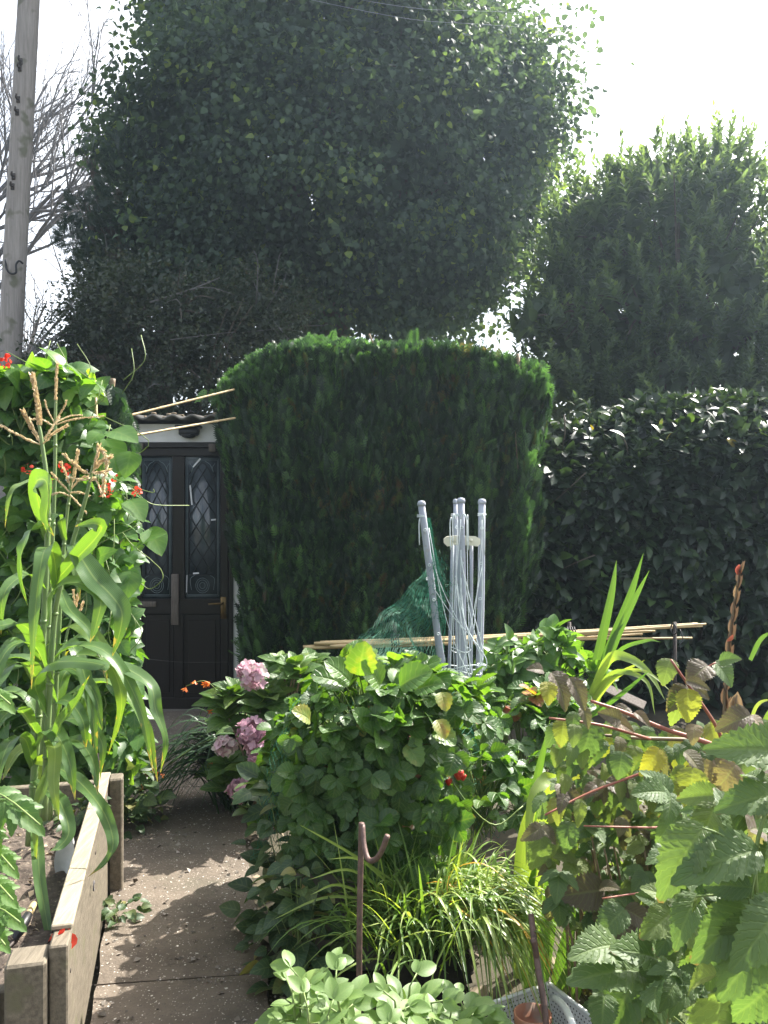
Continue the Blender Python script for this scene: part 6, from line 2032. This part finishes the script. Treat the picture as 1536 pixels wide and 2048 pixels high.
def potatoes():
    d = 4.35
    c = P(1080, 1330, d)
    t = thing("potato_plant", "bushy potato plant with bright oval leaves right of the airer", "plant", (c[0], d, 0))
    mb, st = MB(), MB()
    bush(mb, T_potato, P(1085, 1370, d), (.36, .25, .22), 110, (.07, .11), pet=st, tone=(.55, .2), up=.55)
    bush(mb, T_potato, P(1010, 1330, d - .1), (.12, .15, .16), 30, (.07, .105), pet=st, tone=(.5, .2), up=.5)
    bush(mb, T_potato, P(1110, 1300, d - .1), (.10, .15, .12), 26, (.07, .10), pet=st, tone=(.6, .2), up=.5)
    tube(st, [(c[0], d, 0), (c[0] + .02, d, .3), P(1085, 1420, d)], .01, k=6, n=8)
    mb.build("leaves", M['potato'], t)
    st.build("stem", M['stem_g'], t)
    # creeping strawberry bed between airer and raspberries
    c = P(1040, 1500, 3.5)
    t = thing("strawberry_plant", "low bright spreading strawberry patch at the right of the airer foot", "plant", (c[0], 3.5, 0))
    mb, st = MB(), MB()
    bush(mb, T_straw, P(1040, 1520, 3.5), (.32, .3, .22), 120, (.05, .085), pet=st, tone=(.6, .2))
    bush(mb, T_straw, P(960, 1590, 3.2), (.18, .2, .2), 70, (.045, .075), pet=st, tone=(.45, .2))
    bush(mb, T_straw, P(1090, 1440, 3.6), (.2, .2, .15), 50, (.06, .09), pet=st, tone=(.6, .2))
    bush(mb, T_straw, P(950, 1420, 3.7), (.14, .14, .14), 22, (.06, .1), pet=st, tone=(.65, .15))
    mb.build("leaves", M['straw'], t)
    st.build("stem", M['stem_g'], t)


# ================================================================== RASPBERRIES
def rleaf(mb, st, bx, by, tx, ty, d, r, dt=-.04, n=(0.0, -.7, .75), w=1.0, hi=True, droop=.12):
    a, b = P(bx, by, d), P(tx, ty, d + dt)
    ln = np.linalg.norm(b - a) * .92
    nn = np.array(n, float) + rng.normal(size=3) * .12
    scatter(mb, T_rasp if hi else T_rasp_lo, a[None], (b - a)[None], nn[None], ln * 1.05, r, droop=droop, wid=w)


def raspberries():
    # A: purple and yellow leaved canes arching from the right
    b = P(1536, 1560, 2.3)
    t = thing("raspberry_plant", "raspberry with purple and yellow leaves on red arching canes", "plant", (b[0], 2.3, 0), "raspberry plants")
    mb, st, rd = MB(), MB(), MB()
    d = 2.2
    main = PL([(1720, 2048, 2.3), (1640, 1700, 2.3), (1500, 1540, 2.25), (1436, 1494, 2.22), (1330, 1458, 2.2), (1250, 1425, 2.2), (1182, 1402, 2.2)])
    tube(rd, main, [.008, .008, .0075, .007, .006, .005, .004], k=8, n=40)
    tube(rd, PL([(1452, 1508, 2.22), (1436, 1460, 2.2), (1405, 1410, 2.18), (1375, 1368, 2.17), (1342, 1320, 2.16)]), [.0055, .003], k=8, n=20)
    tube(rd, PL([(1300, 1478, 2.25), (1200, 1450, 2.2), (1098, 1436, 2.2)]), [.0045, .003], k=7, n=14)
    tube(rd, PL([(1300, 1540, 2.15), (1180, 1585, 2.15), (1090, 1630, 2.1)]), [.0035, .0025], k=7, n=12)
    tube(rd, PL([(1380, 1655, 2.2), (1290, 1655, 2.15), (1168, 1652, 2.1)]), [.0035, .002], k=6, n=12)
    tube(rd, PL([(1420, 1790, 2.1), (1300, 1785, 2.05), (1205, 1797, 2.0)]), [.003, .002], k=6, n=12)
    tube(rd, PL([(1375, 1370, 2.17), (1410, 1338, 2.2), (1432, 1325, 2.2)]), .0022, k=6, n=8)
    rd.build("cane", M['cane_red'], t)
    bc = MB()
    tube(bc, PL([(1560, 1500, 2.4), (1420, 1482, 2.35), (1280, 1476, 2.3), (1200, 1470, 2.3)]), [.007, .004], k=7, n=20)
    bc.build("old_cane", M['cane_brown'], t)
    UP, DN = (0, -.6, .8), (0, -.95, .35)
    PU, YE, GR, PK = .86, .58, .25, .97
    L = [(1104, 1347, 1150, 1412, PU, 1.1), (1140, 1358, 1180, 1415, PU, .9), (1095, 1365, 1100, 1405, YE, 1.2), (1085, 1340, 1065, 1332, PU, .9), (1165, 1415, 1180, 1450, .8, .9), (1150, 1425, 1140, 1465, .3, .9),
         (1182, 1445, 1172, 1535, .30, 1.2), (1240, 1450, 1246, 1505, .32, 1.1), (1244, 1505, 1238, 1556, .35, 1.3), (1128, 1440, 1120, 1490, .55, 1.1), (1150, 1450, 1150, 1485, .45, 1.1),
         (1385, 1538, 1380, 1616, .55, 1.3), (1370, 1535, 1350, 1600, .5, 1.1), (1330, 1545, 1300, 1575, .58, 1.2), (1318, 1500, 1290, 1550, .62, 1.1), (1290, 1550, 1345, 1570, .8, 1.0), (1345, 1520, 1400, 1560, .78, 1.2), (1300, 1500, 1340, 1550, .75, 1.1), (1370, 1505, 1420, 1545, .77, 1.2), (1430, 1520, 1470, 1570, .96, 1.3), (1470, 1530, 1440, 1580, .95, 1.3), (1410, 1520, 1405, 1590, .97, 1.1),
         (1190, 1570, 1195, 1545, PU, 1.1), (1190, 1570, 1170, 1590, PU, .9), (1200, 1568, 1215, 1600, .85, .9), (1196, 1575, 1196, 1632, .45, 1.1), (1215, 1562, 1270, 1588, .83, 1.2), (1222, 1572, 1280, 1605, .3, .9), (1225, 1580, 1245, 1640, .45, 1.0),
         (1135, 1585, 1112, 1610, PU, 1.0), (1135, 1582, 1165, 1612, PU, 1.0), (1125, 1598, 1105, 1638, .55, 1.1), (1160, 1600, 1160, 1650, .5, .8), (1130, 1590, 1120, 1615, .85, 1.),
         (1083, 1655, 1055, 1672, .82, 1.1), (1083, 1655, 1112, 1680, .84, 1.1), (1083, 1655, 1095, 1665, .8, 1.0), (1082, 1672, 1075, 1742, .42, 1.2), (1120, 1660, 1150, 1690, .35, 1.2), (1140, 1645, 1128, 1700, .3, 1.2),
         (1375, 1365, 1420, 1385, PU, 1.0), (1375, 1362, 1415, 1368, PU, .9), (1372, 1375, 1340, 1412, .84, 1.1), (1375, 1380, 1380, 1442, .57, 1.2), (1368, 1382, 1342, 1440, .5, .9), (1340, 1320, 1325, 1362, .45, 1.2), (1338, 1318, 1350, 1350, .8, .7), (1430, 1325, 1475, 1362, .25, 1.4), (1415, 1332, 1380, 1350, .85, 1.5), (1408, 1330, 1385, 1335, .85, 1.0), (1440, 1322, 1470, 1310, .3, 1.2),
         (1500, 1432, 1450, 1445, PU, 1.2), (1500, 1432, 1530, 1450, .95, 1.2), (1505, 1440, 1500, 1470, .8, 1.0), (1390, 1450, 1385, 1480, .97, 1.2), (1420, 1445, 1450, 1470, .5, 1.2), (1420, 1448, 1440, 1500, .55, 1.1), (1255, 1415, 1230, 1435, .85, 1.1), (1270, 1425, 1300, 1440, .9, .9), (1240, 1440, 1210, 1425, .85, 1.), (1225, 1440, 1265, 1450, .95, 1.),
         (1205, 1780, 1135, 1790, .85, 1.3), (1200, 1775, 1230, 1765, .8, 1.1), (1248, 1820, 1195, 1860, .3, 1.3), (1252, 1818, 1310, 1850, .82, 1.1), (1250, 1855, 1305, 1885, .88, 1.1), (1250, 1855, 1250, 1900, .82, 1.3), (1245, 1810, 1250, 1790, .8, 1.)]
    for (bx, by, tx, ty, r, w) in L:
        dd = d + rng.uniform(-.12, .12)
        rleaf(mb, st, bx, by, tx, ty, dd, r, n=(rng.normal() * .25, -.75, .65), w=w, droop=rng.uniform(.1, .35))
    n = 260
    x = rng.uniform(1110, 1540, n); y = rng.uniform(1440, 1640, n)
    for i in range(n):
        a = rng.uniform(-.6, .6)
        ln = rng.uniform(24, 50)
        rleaf(mb, st, x[i], y[i], x[i] + math.sin(a) * ln, y[i] + math.cos(a) * ln, d + rng.uniform(.02, .35), rng.choice([.15, .22, .3, .34, .38, .42, .46, .5, .57, .76, .85]), n=(rng.normal() * .3, -.7, .7), hi=False, w=1.15, droop=.3)
    mb.build("leaves", M['rasp'], t)
    # D: green mass below, in the middle
    b = P(1280, 1850, 2.45)
    t = thing("raspberry_plant", "green raspberry thicket filling the space under the purple leaved canes", "plant", (b[0], 2.45, 0), "raspberry plants")
    mb, st = MB(), MB()
    n = 400
    x = np.concatenate([rng.uniform(1090, 1540, 280), rng.uniform(1170, 1580, 120)]); y = np.concatenate([rng.uniform(1560, 1830, 280), rng.uniform(1790, 2040, 120)])
    dep = 2.42 + rng.uniform(-.2, .3, n)
    p = np.stack([(x - 768) * dep / F_PX, dep, EYE + (1024 - y) * dep / F_PX], -1)
    P2, D2, N2, S2 = trifol(p, np.array([-.15, -.5, -.35]) + rng.normal(size=(n, 3)) * .5, np.array([0, -.55, .75]) + rng.normal(size=(n, 3)) * .35, rng.uniform(.04, .078, n), 65, .85)
    scatter(mb, T_rasp_lo, P2, D2, N2, S2, np.tile(np.clip(rng.choice([.12, .2, .3, .38, .48, .8], n), 0, 1), 3), droop=rng.uniform(0, .3, len(P2)))
    for q in p[::3]:
        tube(st, [(q[0] + .08, q[1] + .1, 0), (q[0] + .06, q[1] + .08, q[2] * .6), q], [.005, .004, .002], k=5, n=8)
    mb.build("leaves", M['rasp'], t)
    st.build("cane", M['cane_brown'], t)
    # B: big bright leaves close to the camera
    b = P(1540, 1800, 1.3)
    t = thing("raspberry_plant", "nearest raspberry with large bright green ribbed leaves at the right edge", "plant", (b[0], 1.3, 0), "raspberry plants")
    mb, st = MB(), MB()
    d = 1.28
    tube(st, PL([(1600, 2300, 1.3), (1560, 2048, 1.3), (1520, 1850, 1.28), (1512, 1705, 1.27), (1540, 1600, 1.27), (1570, 1500, 1.27)]), [.005, .0035, .0025], k=8, n=24)
    for pl in ([(1512, 1705, 1.27), (1440, 1668, 1.27), (1405, 1656, 1.27)], [(1512, 1740, 1.27), (1500, 1800, 1.26), (1497, 1810, 1.26)], [(1520, 1800, 1.28), (1450, 1790, 1.29), (1392, 1793, 1.3)], [(1530, 1830, 1.28), (1560, 1800, 1.25)]):
        tube(st, PL(pl), .0018, k=6, n=8)
    st.build("stem", M['stem_g'], t)
    F = [(1407, 1655, 1312, 1775, .38, 1.15, -.05, (-.3, -.6, .75)), (1512, 1702, 1368, 1722, .30, 1.25, -.04, (.0, -.55, .8)), (1472, 1668, 1452, 1572, .20, 1.5, .02, (.2, -.95, .3)), (1560, 1590, 1455, 1592, .30, 1.5, -.03, (0, -.6, .8)), (1580, 1510, 1456, 1472, .36, 1.3, -.04, (0, -.6, .75)),
         (1498, 1806, 1412, 1916, .33, 1.35, -.06, (-.2, -.75, .6)), (1394, 1792, 1344, 1872, .34, 1.2, -.05, (-.3, -.75, .6)), (1395, 1795, 1400, 1850, .45, 1.2, -.02, (.2, -.8, .5)), (1500, 1775, 1398, 1760, .18, 1.5, .03, (0, -.7, .6)), (1512, 1830, 1440, 1935, .28, 1.4, .0, (.1, -.75, .6)), (1540, 1870, 1448, 1985, .33, 1.6, -.05, (0, -.7, .7)), (1560, 1810, 1500, 1920, .35, 1.5, -.08, (.2, -.7, .6)), (1580, 1700, 1500, 1780, .25, 1.6, -.04, (.2, -.7, .6)),
         (1545, 1660, 1560, 1740, .3, 1.3, -.04, (.4, -.8, .5)), (1500, 1660, 1560, 1640, .85, 1.2, .1, (0, -.7, .6)), (1430, 1950, 1345, 1958, .50, 1.1, .05, (0, -.6, .8)), (1550, 1960, 1470, 2060, .3, 1.5, -.02, (0, -.7, .6)), (1450, 1985, 1390, 2060, .42, 1.4, .1, (0, -.6, .8)), (1520, 1560, 1480, 1525, .3, 1.3, .05, (0, -.6, .8))]
    n = 64
    x = rng.uniform(1320, 1560, n); y = rng.uniform(1560, 2040, n)
    dep = rng.uniform(1.42, 1.85, n)
    p = np.stack([(x - 768) * dep / F_PX, dep, EYE + (1024 - y) * dep / F_PX], -1)
    P2, D2, N2, S2 = trifol(p, np.array([-.35, -.4, -.3]) + rng.normal(size=(n, 3)) * .45, np.array([0, -.5, .8]) + rng.normal(size=(n, 3)) * .3, rng.uniform(.05, .085, n), 62, .82, .25)
    scatter(mb, T_rasp, P2, D2, N2, S2, np.tile(np.clip(rng.choice([.12, .22, .3, .36, .42], n), 0, 1), 3), droop=rng.uniform(0, .35, len(P2)))
    for (bx, by, tx, ty, r, w, dt, n_) in F:
        rleaf(mb, st, bx, by, tx, ty, d + rng.uniform(-.03, .05), r, dt, n_, .55 + w * .28, droop=.25)
    mb.build("leaves", M['rasp'], t)
    # C: low cluster at the bottom
    b = P(1276, 2048, 1.65)
    t = thing("raspberry_plant", "low raspberry shoot with pale ribbed leaves spread at the bottom edge", "plant", (b[0], 1.65, 0), "raspberry plants")
    mb, st = MB(), MB()
    d = 1.62
    tube(st, PL([(1330, 2400, 1.66), (1310, 2100, 1.66), (1328, 1926, 1.63)]), [.004, .002], k=7, n=12)
    tube(st, PL([(1328, 1930, 1.63), (1300, 1935, 1.62), (1276, 1946, 1.61)]), .0016, k=6, n=6)
    tube(st, PL([(1380, 2060, 1.6), (1330, 2020, 1.6), (1290, 1990, 1.62)]), .0018, k=6, n=6)
    st.build("stem", M['stem_g'], t)
    for (bx, by, tx, ty, r, w, n_) in ((1276, 1944, 1166, 1920, .28, 1.1, (.0, -.55, .8)), (1274, 1950, 1212, 2056, .30, 1.25, (-.2, -.6, .7)), (1280, 1946, 1352, 2036, .3, 1.0, (.2, -.55, .8)), (1326, 1926, 1266, 1876, .34, 1.1, (0, -.6, .8)), (1330, 1926, 1420, 1962, .38, 1.1, (.1, -.5, .85)), (1234, 1892, 1163, 1884, .36, 1.1, (0, -.6, .8)), (1328, 1922, 1342, 1888, .35, 1.4, (0, -.7, .7)), (1210, 1990, 1200, 2060, .35, 1.2, (-.2, -.7, .6)), (1300, 2010, 1330, 2070, .42, 1.3, (0, -.6, .7)), (1365, 2000, 1410, 2060, .45, 1.3, (0, -.5, .8))):
        rleaf(mb, st, bx, by, tx, ty, d + rng.uniform(-.03, .03), r, -.06, n_, w, droop=.2)
    mb.build("leaves", M['rasp'], t)


# ================================================================== SMALL THINGS
def tomato():
    b = P(-10, 1900, 1.75)
    t = thing("tomato_plant", "bright cut edged tomato leaves poking in at the left edge near the corn", "plant", (b[0], 1.75, .3))
    mb, st = MB(), MB()
    tube(st, PL([(-60, 1950, 1.8), (-40, 1750, 1.78), (-30, 1560, 1.76), (-30, 1420, 1.75)]), .006, k=7, n=14)
    for (bx, by, tx, ty, r) in ((-40, 1570, 80, 1650, .3), (-35, 1690, 28, 1740, .8), (-40, 1750, 26, 1800, .85), (-35, 1810, 40, 1845, .4), (-40, 1380, 20, 1408, .9), (-40, 1850, 10, 1890, .7), (-30, 1620, -5, 1700, .7)):
        a, e = P(bx, by, 1.74), P(tx, ty, 1.66)
        tube(st, [a, (a + e) / 2 + [0, 0, .01], e], .002, k=5, n=6)
        ax = nrm(e - a)
        Ln = np.linalg.norm(e - a)
        N = np.array([.1, -.6, .75])
        X = nrm(np.cross(ax, N))
        scatter(mb, T_rasp_lo, (a + ax * Ln * .55)[None], ax[None], N[None], Ln * .46, r, droop=.2, wid=.8)
        for f in (.25, .45, .62):
            for s in (-1, 1):
                scatter(mb, T_rasp_lo, (a + ax * Ln * f)[None], (ax * .7 + X * s)[None], N[None], Ln * .26, r, droop=.25, wid=.8)
    mb.build("leaves", M['tomato'], t)
    st.build("stem", M['stem_g'], t)


def small_things():
    # white scoop pushed in the soil
    t = thing("garden_scoop", "white rounded plastic scoop blade standing in the bed soil beside the corn", "scoop", P(138, 1740, 2.7))
    mb = MB()
    a, b = P(128, 1742, 2.72), P(140, 1676, 2.66)
    n, m = 14, 9
    ax = nrm(b - a); L = np.linalg.norm(b - a)
    nn = nrm(np.array([.1, -.8, .5])); nn = nrm(nn - ax * np.dot(nn, ax)); X = np.cross(ax, nn)
    for off in (0, -.003):
        s = np.linspace(0, 1, n); w = .033 * np.sin(np.clip(s * .86 + .1, 0, 1) * math.pi) ** .45
        j = np.linspace(-1, 1, m)
        v = a + ax * (L * s)[:, None, None] + X * (w[:, None] * j)[..., None] + nn * (off + .018 * (j ** 2)[None] * np.ones((n, 1)) - .012 * (s ** 2)[:, None])[..., None]
        i = np.arange(n - 1)[:, None] * m; jj = np.arange(m - 1)[None]
        q = np.stack([i + jj, i + jj + 1, i + m + jj + 1, i + m + jj], -1).reshape(-1, 4)
        mb.add(v.reshape(-1, 3), [q if off else q[:, ::-1]])
    mb.build("blade", M['whiteplast'], t)
    # hand tool lying in the soil
    t = thing("hand_fork", "small hand tool with black grip and pale wooden end lying on the bed soil", "garden tool", P(50, 1850, 2.3))
    h = MB()
    tube(h, PL([(28, 1882, 2.28), (38, 1862, 2.3), (50, 1842, 2.33), (56, 1830, 2.36)]), [.006, .016, .014, .012], k=10, n=12)
    h.build("grip", M['black'], t)
    h = MB()
    tube(h, PL([(56, 1830, 2.36), (66, 1812, 2.40), (70, 1806, 2.41)]), [.0115, .010, .008], k=10, n=8)
    h.build("handle", M['bamboo'], t)
    h = MB()
    tube(h, PL([(28, 1882, 2.28), (20, 1892, 2.26), (8, 1900, 2.24)]), .005, k=8, n=6)
    h.build("tang", M['iron'], t)
    # red flower head fallen on the boards
    t = thing("fallen_flower", "withered red flower head lying on the front corner of the timber bed", "flower", P(122, 1876, 2.12))
    f = MB()
    p = P(134, 1862, 2.13)
    scatter(f, T_petal, np.repeat(p[None], 3, 0) + rng.normal(size=(3, 3)) * .003, np.array([[.1, -.1, -.9], [.25, -.2, -.7], [-.2, 0, -.6]]), np.array([[.5, -.9, .2], [.2, -.9, .3], [-.3, -.9, .4]]), np.array([.042, .035, .03]), .8, wid=1.0)
    n = 14
    p = P(118, 1872, 2.12)
    scatter(f, T_petal, p + rng.normal(size=(n, 3)) * .008, rdir(n), rdir(n), .022)
    f.build("petals", M['red'], t)
    # weeds
    def weed(label, c, spread, n, size, z=0.0, up=.8):
        b = np.array(c, float)
        t = thing("weed", label, "plant", b, "weeds along the path")
        mb = MB()
        th = rng.uniform(0, 6.28, n)
        p = b + np.stack([np.cos(th) * rng.uniform(0, spread, n), np.sin(th) * rng.uniform(0, spread, n), rng.uniform(.02, spread * up, n)], -1)
        D = np.stack([np.cos(th), np.sin(th) - .3, rng.uniform(-.2, .7, n)], -1)
        scatter(mb, T_potato, p, D, np.array([0, -.3, 1.]) + rng.normal(size=(n, 3)) * .35, rng.uniform(*size, n), np.clip(rng.normal(.55, .25, n), 0, 1), droop=rng.uniform(0, .4, n))
        sm = MB()
        for q in p[::6]: tube(sm, [b, b * .4 + q * .6 + [0, 0, .03], q], .0012, k=4, n=6)
        mb.build("leaves", M['weed'], t)
        sm.build("stem", M['stem_g'], t)
    weed("small sunlit weed on the far left path edge, before the lit patch", (*P(272, 1024, 4.0)[:2], 0), .13, 50, (.03, .055))
    weed("small shaded weed at the foot of the bed's side board", (*P(236, 1024, 3.0)[:2], 0), .10, 36, (.025, .05))
    weed("yellowing broad leaved weed at the foot of the stone pedestal", (*P(590, 1024, 2.85)[:2], 0), .20, 200, (.045, .09), up=2.9)
    weed("dark leafy weed between the path and the beans behind the bed", (*P(235, 1024, 3.9)[:2], 0), .2, 110, (.05, .09), up=1.8)
    weed("pale low weed at the back of the timber bed beside the corn feet", (*P(150, 1024, 3.15)[:2], .31), .11, 50, (.03, .055))
    weed("weed under the sedge, grown tall to shade the right path edge", (*P(600, 1024, 2.6)[:2], 0), .15, 140, (.04, .075), up=2.7)  # extra weed, made tall and dense to cast shade on the path
    # thin rod behind the bed
    r = MB()
    q = P(193, 1024, 3.65)
    tube(r, [(q[0], 3.65, 0), (q[0], 3.65, P(0, 1508, 3.65)[2])], .017, k=10)
    tag(r.build("stake", M['wood_grey']), "short grey stake standing behind the back post of the timber bed", "stake")
    r = MB()
    a, b = P(585, 1900, 2.75), P(630, 1640, 2.72)
    e = a - (b - a) * .35; e[2] = -.05
    tube(r, [e, a, b], .006, k=7, n=8)
    tag(r.build("bamboo_cane", M['bamboo']), "single upright cane leaning on the stone pedestal near the path", "cane")
    # stray pale board in the dark behind the raspberries
    r = MB()
    a, b = P(1195, 1368, 4.7), P(1290, 1412, 4.6)
    u = nrm(b - a)
    y = nrm(np.cross(u, [0, -.5, .85]))
    box(r, (a + b) / 2, (np.linalg.norm(b - a) / 2, .035, .006), np.stack([u, y, np.cross(u, y)]), .003)
    o = r.build("loose_board", M['wood_grey'], smooth=False)
    tag(o, "pale plank end lying in the shade behind the raspberry canes", "board")
    # bark pieces and leaf litter on the ground
    g = MB()
    n = 2500
    p = np.stack([rng.uniform(-1.6, 2.4, n), rng.uniform(1.4, 6.0, n), np.full(n, -.015)], -1)
    L = np.interp(p[:, 1], *zip(*PATH_L)); Rr = np.interp(p[:, 1], *zip(*PATH_R))
    p = p[(p[:, 0] < L - .02) | (p[:, 0] > Rr + .02)]
    n = len(p)
    D = rdir(n); D[:, 2] *= .3
    scatter(g, T_small, p, D, np.array([0, 0, 1.]) + rdir(n) * .5, rng.gamma(2, .012, n) + .008)
    tag(g.build("leaf_litter", M['litter']), kind="stuff")


def glare_haze():  # thin bluish volume added to imitate lens glare over the trees
    m = bpy.data.materials.new("glare_haze_volume")
    m.use_nodes = True
    nt = m.node_tree
    for n in list(nt.nodes): nt.nodes.remove(n)
    o = nt.nodes.new("ShaderNodeOutputMaterial")
    v = nt.nodes.new("ShaderNodeVolumePrincipled")
    v.inputs["Color"].default_value = (.66, .84, 1.0, 1)
    v.inputs["Density"].default_value = .002
    v.inputs["Anisotropy"].default_value = .6
    nt.links.new(v.outputs[0], o.inputs["Volume"])
    mb = MB()
    box(mb, (0, 145, 7), (160, 215, 8.2))
    tag(mb.build("glare_haze", m, smooth=False), kind="stuff")


# ================================================================== BUILD
build_ground()
build_path()
lime_tree()
bay_tree()
thorn_tree()
cypress_tree()
bare_tree()
conifer_hedge()
laurel_hedge()
shed()
pole()
overhead_wire()
raised_bed()
corn_plants()
runner_beans()
stump_conifer()
canes()
airer()
netting()
strawberries()
hydrangea()
crocosmia()
sedge()
hooks()
tray_and_pot()
broad_beans()
swords()
potatoes()
raspberries()
tomato()
small_things()
glare_haze()
